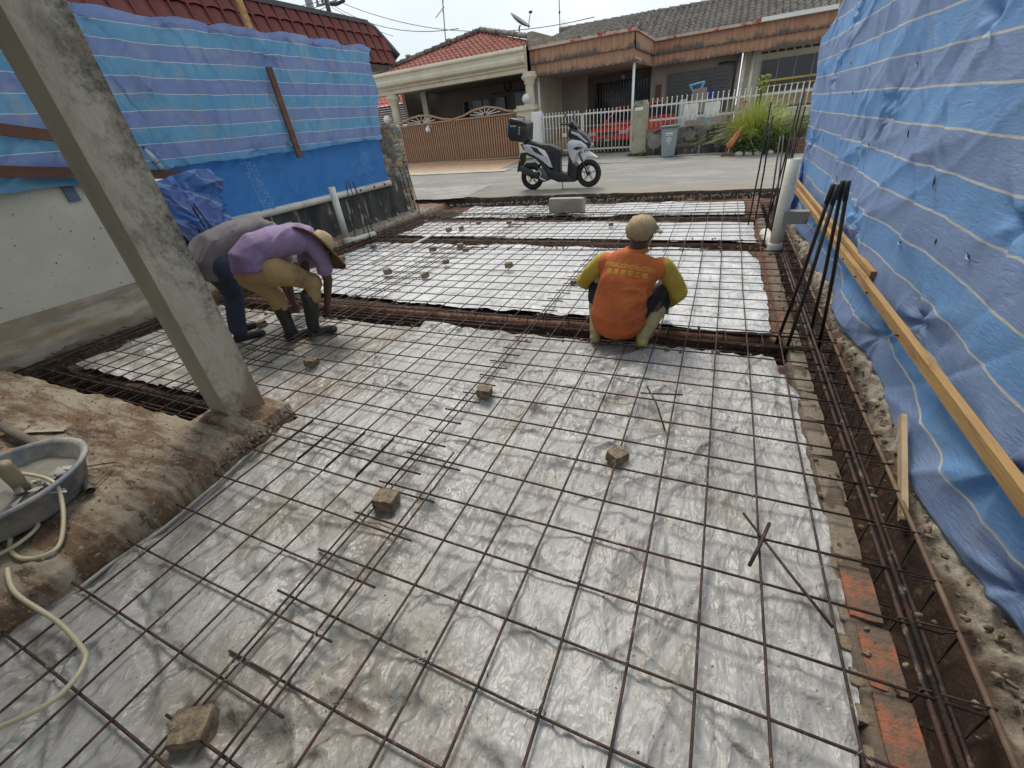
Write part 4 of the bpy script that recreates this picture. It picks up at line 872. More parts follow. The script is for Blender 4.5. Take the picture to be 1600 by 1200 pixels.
q1 = N(n, 'ShaderNodeMath', operation='ADD'); n.links.new(noise_(n, mp2.outputs[0], 1.2, 3), q1.inputs[0]); q2 = N(n, 'ShaderNodeMath', operation='MULTIPLY'); q2.inputs[1].default_value = .55; n.links.new(noise_(n, mp3.outputs[0], 1.3, 5), q2.inputs[0]); n.links.new(q2.outputs[0], q1.inputs[1])
q3 = N(n, 'ShaderNodeMath', operation='SUBTRACT'); n.links.new(q1.outputs[0], q3.inputs[0]); q4 = N(n, 'ShaderNodeMath', operation='MULTIPLY'); q4.inputs[1].default_value = .75; n.links.new(sz.outputs[2], q4.inputs[0]); n.links.new(q4.outputs[0], q3.inputs[1])
n.links.new(mixc(n, ramp(n, q3.outputs[0], .53, .72), base, (.10, .085, .075)), b.inputs['Base Color']); b.inputs['Roughness'].default_value = .8
AW = m_
grt2 = pm('old_grey_roof_tile', (.125, .115, .10), (.07, .062, .055), 3, .9, .3, 50, c3=(.24, .22, .20), sc3=7, p3=(.56, .70))
H2 = thing('terrace_house', 'single storey house with stained brown scalloped awning and grey tiled roof', 'house', (-3, 16.3, 0))
def L2(mb): return mb.xf(Matrix.Translation((3, -16.3, 0)))
def scallop(W_, H_):
    mb = MB(); top = []; bot = []; n_ = 6
    for i in range(n_+1): u = i/n_; top.append((u*W_, -.012*math.sin(math.pi*u)-.01, H_)); bot.append((u*W_, -.02*math.sin(math.pi*u)-.03, -.035*math.sin(math.pi*u)))
    mb.v = top+bot+[(p[0], p[1]+.012, p[2]) for p in top]+[(p[0], p[1]+.012, p[2]) for p in bot]; m1 = n_+1
    for i in range(n_): mb.f += [(i, i+1, m1+i+1, m1+i), (2*m1+i, 3*m1+i, 3*m1+i+1, 2*m1+i+1), (m1+i, m1+i+1, 3*m1+i+1, 3*m1+i)]
    return mb.mesh('awning_panel', AW, False, False)
scu = scallop(.172, .37); scl = scallop(.172, .36)
def awning(p, q, zt, zm, zb2):
    p = Vector(p); q = Vector(q); L = (q-p).length; k_ = int(L/.172); d = (q-p)/L; ang = math.atan2(d.y, d.x)
    for k in range(k_):
        for me, z, off in ((scu, zm, .02), (scl, zb2, -.02)):
            pos = p+d*(k*L/k_)+Vector((-d.y, d.x, 0))*(-off*1.0); o = link('awning_panel', me, H2, loc=(pos.x+3, pos.y-16.3, z)); o.rotation_euler = (0, 0, ang); o.scale = (L/k_/.172, 1, 1)
awning((-6.27, 16.3, 0), (-2.86, 16.3, 0), 3.44, 3.06, 2.72)
awning((-2.86, 16.3, 0), (-2.74, 19.2, 0), 3.4, 3.03, 2.70); awning((-2.74, 19.2, 0), (3.6, 19.2, 0), 3.36, 3.02, 2.70)
GU = pm('rusty_pink_gutter', (.48, .33, .26), (.50, .40, .35), 3, .6, .1, c3=(.38, .07, .03), sc3=3.5, p3=(.52, .6))
L2(MB().box(-6.32, -2.82, 16.18, 16.34, 3.42, 3.50)).build('gutter', GU, H2); L2(MB().bar((-2.84, 16.2, 3.46), (-2.72, 19.1, 3.42), .12, .08)).build('gutter', GU, H2)
L2(MB().box(-2.75, .55, 19.05, 19.2, 3.37, 3.45)).build('gutter', GU, H2); L2(MB().box(.55, 3.6, 19.0, 19.2, 3.38, 3.49)).build('gutter', MT['white'], H2)
L2(MB().box(-6.2, -2.8, 16.35, 21.0, 2.76, 2.80)).build('ceiling', pm('pink_ceiling', (.50, .42, .37), (.42, .35, .31), 3, .9, .05), H2)
for cx in (-6.05, -2.88): L2(MB().tube([(cx, 16.48, .3), (cx, 16.48, 2.8)], .04, 10)).build('post', MT['white'], H2, True)
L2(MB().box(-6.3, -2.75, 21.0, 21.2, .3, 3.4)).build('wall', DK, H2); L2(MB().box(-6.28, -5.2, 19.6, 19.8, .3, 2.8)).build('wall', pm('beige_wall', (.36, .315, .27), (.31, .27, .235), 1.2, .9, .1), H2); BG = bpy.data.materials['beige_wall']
L2(MB().box(-2.82, .15, 19.85, 20.05, .3, 3.3)).build('wall', BG, H2); L2(MB().box(-2.85, -2.70, 20.0, 21.1, .3, 3.3)).build('wall', BG, H2)
dr = L2(MB().box(-5.15, -2.9, 20.93, 20.99, .3, 2.5)).build('door', GL, H2)
for k in range(19): L2(MB().box(-5.12+k*.12, -5.095+k*.12, 20.88, 20.92, .3, 2.48)).build('grille_bar', DK, dr)
L2(MB().sphere((-4.05, 20.86, 2.62), .10, 12, 8)).build('wall_light', GLB, H2, True)
wf = L2(MB().box(-2.22, -.12, 19.78, 19.845, 1.1, 2.42)).build('window', pm('window_frame', (.12, .12, .12), None, 3, .5, 0), H2)
for k in range(4):
    for j in range(11):
        mb = MB().bar((-2.17+k*.515, 19.76, 1.17+j*.115), (-1.71+k*.515, 19.76, 1.17+j*.115), .02, .10, (0, 0, 1)); L2(mb).build('louvre_pane', pm('louvre_glass', (.075, .075, .075), None, 3, .25, 0) if (j == 0 and k == 0) else bpy.data.materials['louvre_glass'], wf)
L2(MB().box(-2.62, -2.42, 19.80, 19.85, 1.72, 2.15)).build('plaque', pm('brown_plaque', (.16, .07, .045), (.10, .05, .04), 20, .7, .2), H2)
for cx, mt_ in ((.08, DK), (.24, MT['pvc']), (.50, MT['pvc'])): L2(MB().tube([(cx, 19.7, .3), (cx, 19.7, 3.0)], .055, 10)).build('downpipe', mt_, H2, True)
L2(MB().tube([(-.55, 19.7, 2.50), (-.45, 19.68, 2.52), (-.05, 19.68, 2.50), (.0, 19.68, 2.3), (-.03, 19.68, 1.4)], .03, 8)).build('hose_pipe', MT['black'], H2, True)
L2(MB().box(.3, 3.6, 19.85, 20.05, .3, 3.3)).build('wall', CR, H2)
wf = L2(MB().box(.78, 2.9, 19.76, 19.84, 1.0, 2.42)).build('window', GL, H2)
for k in range(4): L2(MB().box(.78+k*.5, .80+k*.5, 19.73, 19.76, 1.0, 2.42)).build('bar', DK, wf)
L2(MB().box(.85, 2.5, 19.70, 19.74, 1.80, 1.86)).build('yellow_rail', pm('yellow_bar', (.45, .33, .08), None, 4, .6, 0), wf); L2(MB().box(.85, 2.5, 19.70, 19.74, 1.66, 1.69)).build('yellow_rail', bpy.data.materials['yellow_bar'], wf); L2(MB().box(.9, 2.5, 19.70, 19.73, 1.05, 1.5)).build('panel', pm('tan_panel', (.30, .24, .15), None, 4, .8, 0), wf)
for k in range(9): L2(MB().box(.75+k*.24, .93+k*.24, 19.83, 19.848, 2.60, 2.66)).build('vent_slot', MT['black'], H2)
mb = MB().prism([(-6.32, 3.50), (-6.22, 3.88), (-6.05, 3.88), (-5.0, 3.52), (-5.0, 3.48)], 'y', 16.2, 16.45); L2(mb).build('parapet', MT['plinth'], H2)
L2(MB().box(-6.34, -6.22, 16.0, 20.5, .3, 3.5)).build('party_wall', CR, H2)
def zr2(X, Y):
    A1 = 3.50+(Y-16.3)*.2; B1 = 3.44+(Y-19.1)*.42; S1 = 3.44+.55*np.maximum(0, -2.72-X)+np.maximum(0, .42*(Y-19.1)); return np.minimum(A1, S1)
tiled(lambda X, Y: (X < -2.72) | (Y > 19.1), -6.3, 3.8, 16.25, 21.7, zr2, grt2, H2, .20, .27, off=(3, -16.3), amp=.05)
ridge(H2, (-6.9, 21.7, 4.55), (3.8, 21.7, 4.40), grt, .09, .36, (3, -16.3, 0))
L2(MB().box(-7.0, 3.8, 21.7, 21.8, 3, 4.45)).build('rear_wall', grt, H2)

# white picket gate
t = thing('picket_gate', 'white metal picket double gate in front of the red car', 'gate', (-4.1, 15.2, 0))
WP = pm('old_white_paint', (.62, .61, .57), (.56, .55, .50), 5, .5, .1, 40, c3=(.36, .29, .19), sc3=6, p3=(.62, .72))
pk = MB().tube([(0, 0, 0), (0, 0, 1.14)], .013, 6); pk.sphere((0, 0, 1.15), .020, 6, 4); pkm = pk.mesh('picket', WP, True)
for (xa, xb) in ((-1.46, -.10), (-.06, 1.44)):
    for dz in (0, .97): MB().bar((xa, 0, .50-.03*(xa+1.4)+dz+.06), (xb, 0, .50-.03*(xb+1.4)+dz+.06), .04, .045).build('gate_rail', WP, t)
    for x in (xa, xb): MB().bar((x, 0, .46-.03*(x+1.4)), (x, 0, 1.54-.03*(x+1.4)), .05, .045, (0, 1, 0)).build('gate_frame', WP, t)
    for k in range(1, 13): x = xa+(xb-xa)*k/13; link('picket', pkm, t, loc=(x, -.03, .46-.03*(x+1.4)))
    for k in range(13): x = xa+(xb-xa)*(k+.5)/13; MB().tube([(x-.05, -.03, 1.17-.03*(x+1.4)), (x-.03, -.03, 1.205-.03*(x+1.4)), (x+.03, -.03, 1.205-.03*(x+1.4)), (x+.05, -.03, 1.17-.03*(x+1.4))], .005, 4).build('scroll', WP, t)
t = thing('gate_post', 'mossy concrete post right of the white picket gate', 'post', (-2.37, 15.02, .15))
MB().prism([(-.2, -.1), (.2, -.1), (.2, 1.38), (.15, 1.50), (-.15, 1.50), (-.2, 1.38)], 'y', -.17, .17).build('shaft', pm('mossy_post', (.36, .34, .25), (.28, .27, .18), 3, .9, .4, 40, c3=(.10, .10, .07), sc3=3.5, p3=(.54, .66)), t)
MB().box(-.14, .08, -.178, -.170, 1.26, 1.34).build('number_sign', MT['white'], t)
t = thing('picket_fence', 'white picket fence on top of the stained low wall', 'fence', (-2.1, 14.95, 0))
for (za, zb3) in ((1.48, 1.42), (1.13, 1.07)): MB().bar((0, 0, za), (4.5, 0, zb3), .035, .05).build('rail', WP, t)
pf = MB().tube([(0, 0, 0), (0, 0, .68)], .012, 6); pf.sphere((0, 0, .70), .022, 6, 4); pfm = pf.mesh('picket', WP, True)
for k in range(34): link('picket', pfm, t, loc=(.06+k*.131, -.025, .94-.014*k*.131))
t = thing('low_wall', 'low stained concrete wall under the white picket fence', 'wall', (0, 15, 0))
U, V = np.meshgrid(np.linspace(-2.2, 4, 160), np.linspace(0, .88, 30)); grid_obj('wall_face', U, -.1+.02*fbm(U*5, V*7, 800)+.05*band(V, .42, .46, .01), V-.0*U, pm('weathered_wall', (.24, .225, .20), (.14, .13, .115), 3, .95, .5, 30, c3=(.03, .03, .028), sc3=2.2, p3=(.50, .60)), t)
MB().box(-2.2, 4, -.09, .1, 0, .885).build('wall_core', MT['block'], t); MB().box(-2.2, .3, -.22, -.12, .0, .40).build('drain_step', MT['mossy'], t)
MB().lathe([(.20, 0), (.19, -.02), (0, -.02)], (-1.9, -.13, .56), 'y', 18).build('round_patch', MT['concrete'], t)
# wheelie bin
t = thing('wheelie_bin', 'grey wheelie bin standing by the gate post', 'bin', (-1.45, 14.4, zr(-1.45, 14.4)+.01), .05)
BN = pm('bin_grey', (.25, .29, .31), (.22, .26, .28), 3, .5, .05)
mb = MB().add([(-.17,-.17,0),(.17,-.17,0),(.17,.2,0),(-.17,.2,0),(-.22,-.24,.72),(.22,-.24,.72),(.22,.24,.72),(-.22,.24,.72)], [(0,3,2,1),(4,5,6,7),(0,1,5,4),(1,2,6,5),(2,3,7,6),(3,0,4,7)]); bevel(mb.build('bin_body', BN, t), .02, 2)
bevel(MB().box(-.25, .25, -.28, .26, .72, .77).build('lid', pm('bin_lid', (.12, .17, .19), None, 3, .5, .05), t), .015, 2)
for sx in (-.2, .2): MB().lathe([(.0, -.03), (.09, -.03), (.09, .03), (0, .03)], (sx, .24, .09), 'x', 14).build('wheel', MT['tyre'], t)
mk = MB(); mk.ring((0, -.226, .43), .055, .010, 'y', 18, 5, .3); mk.ring((.0, -.224, .43), .022, .008, 'y', 12, 5, .3); mk.bar((0, -.218, .37), (-.04, -.21, .29), .012, .005, (0, 1, 0)); mk.bar((0, -.218, .36), (.05, -.21, .31), .012, .005, (0, 1, 0)); mk.box(-.10, .10, -.236, -.231, .53, .545); mk.box(-.10, .10, -.238, -.234, .57, .60)
mk.build('printed_mark', MT['white'], t)
# red car behind the gate
RC = pm('red_car_paint', (.50, .03, .022), (.46, .028, .02), 3, .3, 0, coat=.6)
t = thing('parked_car', 'red hatchback parked behind the white picket gate', 'car', (-3.62, 16.25, .42), R(-17))
W2 = .76; Yp = [(.0, .28), (-.04, .42), (0, .50), (.1, .58), (1.0, .72), (1.25, .76), (3.5, .78), (3.7, .70), (3.75, .3), (3.5, .2), (.2, .18)]
o = MB().prism(Yp, 'x', -W2, W2).build('body', RC, t); bevel(o, .06, 3)
mb = MB(); vs = []
for (y, z, w_) in ((1.12, .72, .70), (1.75, 1.14, .56), (2.95, 1.16, .56), (3.55, .76, .68)): vs += [(-w_, y, z), (w_, y, z)]
mb.add(vs, [(0,1,3,2), (2,3,5,4), (4,5,7,6), (0,2,4,6), (1,7,5,3)]); mb.build('windows', GL, t)
MB().add([(-.56, 1.78, 1.145), (.56, 1.78, 1.145), (.56, 2.95, 1.165), (-.56, 2.95, 1.165), (-.54, 1.85, 1.19), (.54, 1.85, 1.19), (.54, 2.88, 1.2), (-.54, 2.88, 1.2)], [(4,5,6,7),(0,1,5,4),(1,2,6,5),(2,3,7,6),(3,0,4,7)]).build('roof', RC, t)
for sx in (-1, 1):
    MB().tube([(sx*.71, 1.1, .74), (sx*.565, 1.76, 1.16)], .03, 6).build('pillar', RC, t)
    hl = MB().box(sx*.58-.15, sx*.58+.15, -.035, .03, .40, .50).build('headlight', pm('lamp_glass', (.45, .47, .48), (.3, .3, .3), 20, .15, 0) if sx < 0 else bpy.data.materials['lamp_glass'], t)
    for yy in (.75, 3.0): MB().lathe([(0, -.09), (.27, -.09), (.28, 0), (.27, .09), (0, .09)], (sx*.68, yy, .20), 'x', 20).build('wheel', MT['tyre'], t, True)
MB().box(-.42, .42, -.045, 0, .41, .49).build('grille', MT['black'], t); MB().box(-.76, .76, -.10, .0, .24, .34).build('bumper', RC, t); MB().box(-.5, .5, -.06, .0, .10, .22).build('air_intake', MT['black'], t)
pl = MB().box(-.25, .25, -.115, -.10, .20, .31).build('number_plate', MT['black'], t)
def text(body, size, mt, parent, loc, rot=(math.pi/2, 0, 0), name='lettering', font=None, ext=.001, sx=1):
    cu = bpy.data.curves.new(name, 'FONT'); cu.body = body; cu.size = size; cu.align_x = 'CENTER'; cu.extrude = ext; cu.resolution_u = 2
    tmp = bpy.data.objects.new('tmp', cu); COL.objects.link(tmp); dg = bpy.context.evaluated_depsgraph_get(); me = bpy.data.meshes.new_from_object(tmp.evaluated_get(dg)); bpy.data.objects.remove(tmp); me.name = name
    me.materials.clear(); me.materials.append(mt)
    if parent is None: return me
    o = link(name, me, parent, loc=loc); o.rotation_euler = rot; o.scale = (sx, 1, 1); return o
text('4971', .10, MT['white'], pl, (.08, -.118, .222))
# cardboard boxes
for (x, z, w_, h_, lb, c_) in ((-5.15, .42, .62, .42, 'large brown carton low behind the left leaf of the picket gate', (.26, .17, .075)), (-4.95, .85, .42, .38, 'smaller carton stacked on the large one behind the picket gate', (.22, .11, .045))):
    o = MB().box(-w_/2, w_/2, -.2, .2, 0, h_).build('cardboard_box', pm('card', c_, None, 4, .9, .1), label=lb, cat='carton'); o.location = (x, 15.95, z)
    MB().box(-.08, .08, -.206, -.2, .05, h_*.4).build('paper_label', MT['white'], o)
# drying rack and cloths
BLm = pm('blue_plastic_tube', (.12, .38, .62), None, 4, .4, 0)
t = thing('drying_rack', 'blue folding clothes rack behind the picket fence', 'clothes rack', (-.95, 16.5, .3))
for (a, b_) in (((-.42, 0, .5), (.15, 0, 1.65)), ((.42, 0, .5), (-.25, 0, 1.60)), ((-.42, .5, .5), (.15, .5, 1.65)), ((.42, .5, .5), (-.25, .5, 1.6)), ((-.25, 0, 1.6), (.15, 0, 1.65)), ((-.25, .5, 1.6), (.15, .5, 1.65)), ((-.42, 0, .5), (-.42, 0, 0)), ((.42, 0, .5), (.42, 0, 0)), ((.15, 0, 1.65), (.15, .5, 1.65)), ((-.25, 0, 1.6), (-.25, .5, 1.6)), ((0, 0, 1.62), (0, .5, 1.62))): MB().tube([a, b_], .018, 6).build('tube', BLm, t)
def cloth(lb, x, y, z, w_, h_, mt, seed):
    U, V = np.meshgrid(np.linspace(-w_/2, w_/2, 16), np.linspace(0, 1, 14)); o = grid_obj('hanging_cloth', U*(1+.05*np.sin(V*4)), .04*fbm(U*7, V*1.5, seed)+.02, -V*h_+.02*fbm(U*6, V, seed+1), mt, label=lb, cat='cloth'); o.location = (x, y, z); return o
cloth('white cloth hanging left on the inside of the picket fence', -1.0, 15.15, 1.42, .36, .40, MT['white'], 1); cloth('white cloth hanging right on the inside of the picket fence', -.45, 15.15, 1.42, .38, .36, MT['white'], 4)
cloth('dark grey garment on the blue clothes rack', -.88, 16.45, 1.80, .36, .62, DK, 7); cloth('dark blue garment at the right of the blue clothes rack', -.60, 16.45, 1.78, .22, .55, pm('navy_cloth', (.035, .04, .22), None, 5, .8, 0), 9); cloth('pale garment low at the left of the blue clothes rack', -1.33, 16.4, 1.55, .22, .7, pm('pale_cloth', (.42, .50, .52), None, 5, .8, 0), 12)

# plants by the right house
def leafmat(nm, a, b_): return pm(nm, a, b_, 9, .6, 0)
GR = leafmat('grass_blade', (.30, .38, .07), (.46, .46, .11)); GR2 = leafmat('grass_blade_dark', (.14, .22, .05), (.24, .30, .08)); LF = leafmat('shrub_leaf', (.045, .085, .022), (.09, .13, .035))
def blades(t, nm, n_, L, sp_, mt, seed, c=(0, 0), droop=1.):
    g = random.Random(seed); mb = MB()
    for i in range(n_):
        a = g.uniform(0, 6.28); l = L*g.uniform(.55, 1.05); lean = g.uniform(.1, 1.0)*sp_; bx = c[0]+g.gauss(0, .07); by = c[1]+g.gauss(0, .07); w_ = g.uniform(.009, .017); P = []
        for k in range(6):
            s_ = k/5; r_ = l*lean*s_*(.5+.9*s_*droop); z = l*(s_-droop*.78*lean*s_**2.4); P.append((bx+r_*math.cos(a), by+r_*math.sin(a), z))
        vs = []
        for k, p in enumerate(P): ww = w_*(1-.85*(k/5)**2); vs += [(p[0]-ww*math.sin(a+1), p[1]+ww*math.cos(a+1), p[2]), (p[0]+ww*math.sin(a+1), p[1]-ww*math.cos(a+1), p[2])]
        mb.add(vs, [(2*k, 2*k+1, 2*k+3, 2*k+2) for k in range(5)])
    return link(nm, mb.mesh(nm, mt, False, False), t)
def leaves(t, nm, n_, R_, mt, seed, c=(0, 0, 0), ls=.05):
    g = random.Random(seed); mb = MB()
    for i in range(n_):
        d = Vector((g.gauss(0, 1), g.gauss(0, 1), g.gauss(0, 1))).normalized()*(g.random()**.4); p = Vector((c[0]+d.x*R_[0], c[1]+d.y*R_[1], c[2]+d.z*R_[2]))
        p += mnoise.noise_vector(p*3)*.12
        u = Vector((g.gauss(0, 1), g.gauss(0, 1), g.gauss(0, .6))).normalized(); v = u.orthogonal().normalized(); v.rotate(Matrix.Rotation(g.uniform(0, 6.28), 3, u)); l = ls*g.uniform(.6, 1.3)
        mb.add([p-u*l, p+v*l*.4, p+u*l, p-v*l*.4], [(0, 1, 2, 3)])
    return link(nm, mb.mesh(nm, mt, False, False), t)
pz = zr(.8, 14.3)
t = thing('grass_plant', 'tall arching yellow green lemongrass clump in front of the picket fence', 'plant', (.66, 14.35, pz+.1))
blades(t, 'blade_clump', 650, 1.45, .75, GR, 1); blades(t, 'blade_clump', 420, 1.2, .9, GR2, 2, (.45, .05)); blades(t, 'blade_clump', 250, 1.1, 1.0, GR, 3, (-.25, 0)); leaves(t, 'young_leaf', 60, (.12, .12, .16), leafmat('lime_leaf', (.30, .36, .06), (.22, .30, .05)), 4, (.02, .1, 1.42), .05)
MB().tube([(.02, .1, .2), (.02, .1, 1.4)], .02, 6).build('stem', MT['timber_br'], t)
leaves(t, 'red_flower', 14, (.06, .05, .06), pm('red_petal', (.5, .06, .03), None, 4, .6, 0), 5, (-.34, -.1, 1.12), .05)
t = thing('shrub', 'low dark green shrub under the lemongrass', 'shrub', (.7, 14.1, pz))
leaves(t, 'foliage', 2600, (.62, .25, .26), LF, 6, (0, 0, .2), .035); leaves(t, 'flower', 26, (.16, .1, .06), pm('yellow_flower', (.6, .5, .12), None, 4, .6, 0), 8, (-.05, -.26, .16), .022)
t = thing('shrub', 'pale green feathery shrub against the right end of the fence', 'shrub', (1.55, 14.5, zr(1.5, 14.5)))
leaves(t, 'foliage', 2800, (.45, .3, .42), leafmat('feather_leaf', (.12, .19, .05), (.17, .24, .08)), 9, (0, 0, .42), .03); blades(t, 'blade_clump', 120, 1.3, .7, leafmat('dry_stem', (.3, .26, .12), (.2, .2, .09)), 10)
t = thing('grass_tuft', 'green weeds around the foot of the concrete gate post', 'weeds', (-2.35, 14.75, zr(-2.35, 14.75))); leaves(t, 'foliage', 700, (.38, .12, .06), LF, 11, (0, 0, .03), .04)
for i, (x, s_, lb) in enumerate(((.38, 1.1, 'leftmost white stone at the foot of the lemongrass'), (.60, 1.0, 'second white stone at the foot of the lemongrass'), (.82, 1.1, 'third, long white stone at the foot of the lemongrass'), (1.10, .7, 'small round white stone right of the longer stones'))):
    bm = bmesh.new(); bmesh.ops.create_icosphere(bm, subdivisions=2, radius=1)
    for v in bm.verts: v.co = Vector((v.co.x*.10*s_, v.co.y*.07, v.co.z*.065))*(1+.18*mnoise.noise(v.co*1.3+Vector((i*3, 0, 0))))
    me = bpy.data.meshes.new('stone'); bm.to_mesh(me); bm.free(); me.materials.append(pm('pale_stone', (.48, .46, .40), (.38, .36, .31), 9, .8, .2) if i == 0 else bpy.data.materials['pale_stone']); me.shade_smooth()
    link('garden_stone', me, label=lb, cat='stone', group='white stones edging the planting', loc=(x, 13.92, zr(x, 13.92)+.04))
for i, (x, lb) in enumerate(((.02, 'terracotta brick lying left beside the white stones'), (.18, 'terracotta brick next to the first white stone'))):
    o = rock_box('loose_brick', .15, .08, .07, MT['brickred'], 140+i, label=lb, cat='brick'); o.location = (x, 13.95, zr(x, 13.95)+.04)
t = thing('garden_stake', 'pink and orange wrapped cone on a stake beside the shrub', 'stake', (.10, 13.95, zr(.1, 13.95)))
MB().tube([(0, 0, 0), (.03, 0, .22)], .018, 6).build('stake', MT['timber_pale'], t); MB().tube([(-.02, 0, .20), (.02, 0, .24), (.10, 0, .38), (.22, 0, .58), (.27, 0, .68)], [.05, .085, .075, .035, .005], 10).build('wrapped_cone', pm('coral_cloth', (.48, .12, .07), (.55, .22, .10), 9, .7, .2), t, True)
t = thing('brick_planter', 'orange brick planter edge beside the far end of the right tarpaulin', 'planter', (1.75, 14.0, zr(1.7, 14)))
for r_ in range(5):
    for k in range(3): o = rock_box('brick', .2, .09, .06, MT['brickred'], 160+r_*3+k, t, amp=.05); o.location = (-.18+k*.215+(.1 if r_ % 2 else 0), 0, .04+r_*.068)

# ------------------------------------------------------------------ poles, wires, aerials, dish
PO = pm('pole_grey', (.24, .24, .24), (.18, .18, .18), 3, .8, .1)
t = thing('utility_pole', 'thick pale utility pole above the maroon roof', 'pole', (-23.6, 26, 0)); MB().tube([(0, 0, 0), (-.15, 0, 10)], .22, 10).build('pole', PO, t, True)
t = thing('utility_pole', 'thin black utility pole with cable bundle right of the pale one', 'pole', (-22.4, 26, 0)); MB().tube([(0, 0, 0), (0, 0, 9.6)], .13, 8).build('pole', MT['black'], t, True)
MB().bar((-.8, 0, 8.55), (.7, 0, 8.5), .12, .10).build('crossarm', PO, t); MB().tube([(.25, 0, 8.45), (.7, 0, 8.38), (1.3, 0, 8.45)], .09, 8).build('cable_joint', MT['black'], t, True)
for k in range(4): MB().lathe([(.05, 0), (.09, .05), (.05, .12), (.09, .16), (.03, .22)], (-.7+k*.4, 0, 8.6), n=8).build('insulator', PO, t)
def wire(lb, a, b_, sag, r=.02):
    a = Vector(a); b_ = Vector(b_); P = []
    for i in range(15): s_ = i/14; p = a.lerp(b_, s_); p.z -= sag*4*s_*(1-s_); P.append(p)
    MB().tube(P, r, 5).build('overhead_wire', MT['black'], smooth=True, label=lb, cat='wire')
wire('overhead wire sloping from the black pole down to the red roof aerial', (-22.1, 26, 8.45), (-9.9, 18.5, 4.75), .5, .014); wire('longest overhead wire passing behind the aerial', (-21.7, 26, 8.55), (-6.0, 24, 5.1), .9, .016)
wire('thin overhead wire dropping steeply from the black pole', (-22.1, 26, 8.3), (-18.2, 26, 6.4), .12, .012); wire('overhead wire leaving the black pole up and to the right', (-22, 26, 8.45), (-12, 18, 8.6), .3, .02)
for k, (z0, z1, lb) in enumerate(((8.9, 9.6, 'highest overhead wire left of the poles'), (8.75, 8.6, 'second overhead wire left of the poles'), (8.6, 8.2, 'third overhead wire left of the poles'), (8.2, 7.0, 'guy wire slanting down left behind the maroon roof'))): wire(lb, (-22.4, 26, z0-.2), (-34+k, 22, z1), .5, .016)
t = thing('tv_aerial', 'thin television aerial with crossed rods behind the red tiled roof', 'aerial', (-11.3, 20, 4.3))
MB().tube([(-.15, 0, 0), (.05, 0, 2.0)], .022, 6).build('mast', PO, t); MB().tube([(-.42, 0, 1.22), (.05, 0, 1.5)], .014, 5).build('rod', MT['black'], t); MB().tube([(-.05, 0, 1.32), (.05, 0, 1.72)], .016, 5).build('rod', PO, t); MB().tube([(.0, 0, 1.84), (.25, 0, 2.0)], .012, 5).build('rod', PO, t)
t = thing('tv_aerial', 'plain thin aerial mast behind the grey tiled roof', 'aerial', (-6.5, 20.5, 4.3)); MB().tube([(0, 0, 0), (0, 0, 1.4)], .02, 6).build('mast', PO, t); MB().sphere((0, 0, .62), .04, 8, 6).build('clamp', MT['black'], t)
for k in range(4): MB().tube([(.05, 0, 0), (.1+.09*k, 0, .42-.05*k)], .006, 4).build('twig', MT['timber_br'], t)
t = thing('satellite_dish', 'tilted dark satellite dish between the two roofs', 'satellite dish', (-8.02, 20, 4.35))
MB().tube([(0, 0, -.1), (0, 0, .28), (.06, 0, .36)], .03, 8).build('mast', MT['black'], t, True)
mb = MB(); mb.lathe([(0, 0), (.15, .012), (.3, .05), (.45, .11), (.45, .125), (.3, .065), (0, .015)], n=24); mb.xf(Matrix.Translation((.02, 0, .42)) @ Matrix.Rotation(R(36), 4, 'Y')); mb.build('dish', PO, t, True)
MB().tube([(.38, 0, .2), (.50, 0, .62)], .016, 6).build('arm', PO, t); MB().sphere((.52, 0, .68), (.08, .05, .05), 8, 6).build('receiver', MT['black'], t)
for (x, y, z, lb) in ((-11.15, 16.6, 3.86, 'small white finial left on the red hip roof'), (-9.75, 17.3, 4.18, 'small white finial right on the red hip roof')):
    MB().lathe([(.05, 0), (.05, .05), (.10, .08), (.10, .13), (.04, .15)], n=10).build('roof_finial', MT['plinth'], label=lb, cat='finial', loc=(x, y, z))

# ------------------------------------------------------------------ scooter
t = thing('scooter', 'silver and black scooter with black top box parked on the road', 'scooter', (-3.86, 9.80, zr(-3.2, 9.8)+.005), R(-1.5))
SCL = 1.30/780
def B(px, py): return ((px-470)*SCL, .267+(890-py-(px-470)*40/780)*SCL)
def slab(nm, pts, y0, y1, mt, bv=.02, parent=None, seg=2):
    o = MB().prism([B(*p) for p in pts], 'y', y0, y1).build(nm, mt, parent or t); bevel(o, bv, seg); o.data.shade_smooth(); return o
for (cx, cy) in ((470, 890), (1250, 850)):
    x, z = B(cx, cy); wl = MB().ring((0, 0, 0), .222, .048, 'y', 36, 10).build('wheel', MT['tyre'], t, True, loc=(x, 0, z))
    MB().ring((0, 0, 0), .165, .012, 'y', 30, 6, 2.2).build('rim', MT['blackmatt'], wl, True)
    for k in range(5):
        a = k*2*math.pi/5+.3
        for da in (-.12, .12): MB().bar((.03*math.cos(a), 0, .03*math.sin(a)), (.165*math.cos(a+da), 0, .165*math.sin(a+da)), .022, .012, (0, 1, 0)).build('spoke', MT['silver'], wl)
    MB().lathe([(0, -.05), (.04, -.05), (.04, .05), (0, .05)], axis='y', n=14).build('hub', MT['blackmatt'], wl); MB().ring((0, -.04, 0), .08, .006, 'y', 20, 4).build('brake_disc', MT['silver'], wl)
bx = slab('top_box', [(222, 260), (205, 400), (232, 455), (440, 482), (470, 450), (488, 290)], -.20, .20, MT['black'], .03)
slab('top_box_lid', [(232, 262), (245, 215), (270, 200), (430, 238), (488, 268), (488, 300)], -.21, .21, MT['black'], .03, bx)
MB().tube([(B(262, 205)[0], -.1, B(262, 205)[1]), (B(255, 185)[0], 0, B(262, 183)[1]), (B(420, 235)[0], -.0, B(420, 205)[1]), (B(430, 240)[0], -.1, B(430, 238)[1])], .012, 6).build('lid_handle', MT['blackmatt'], bx, True)
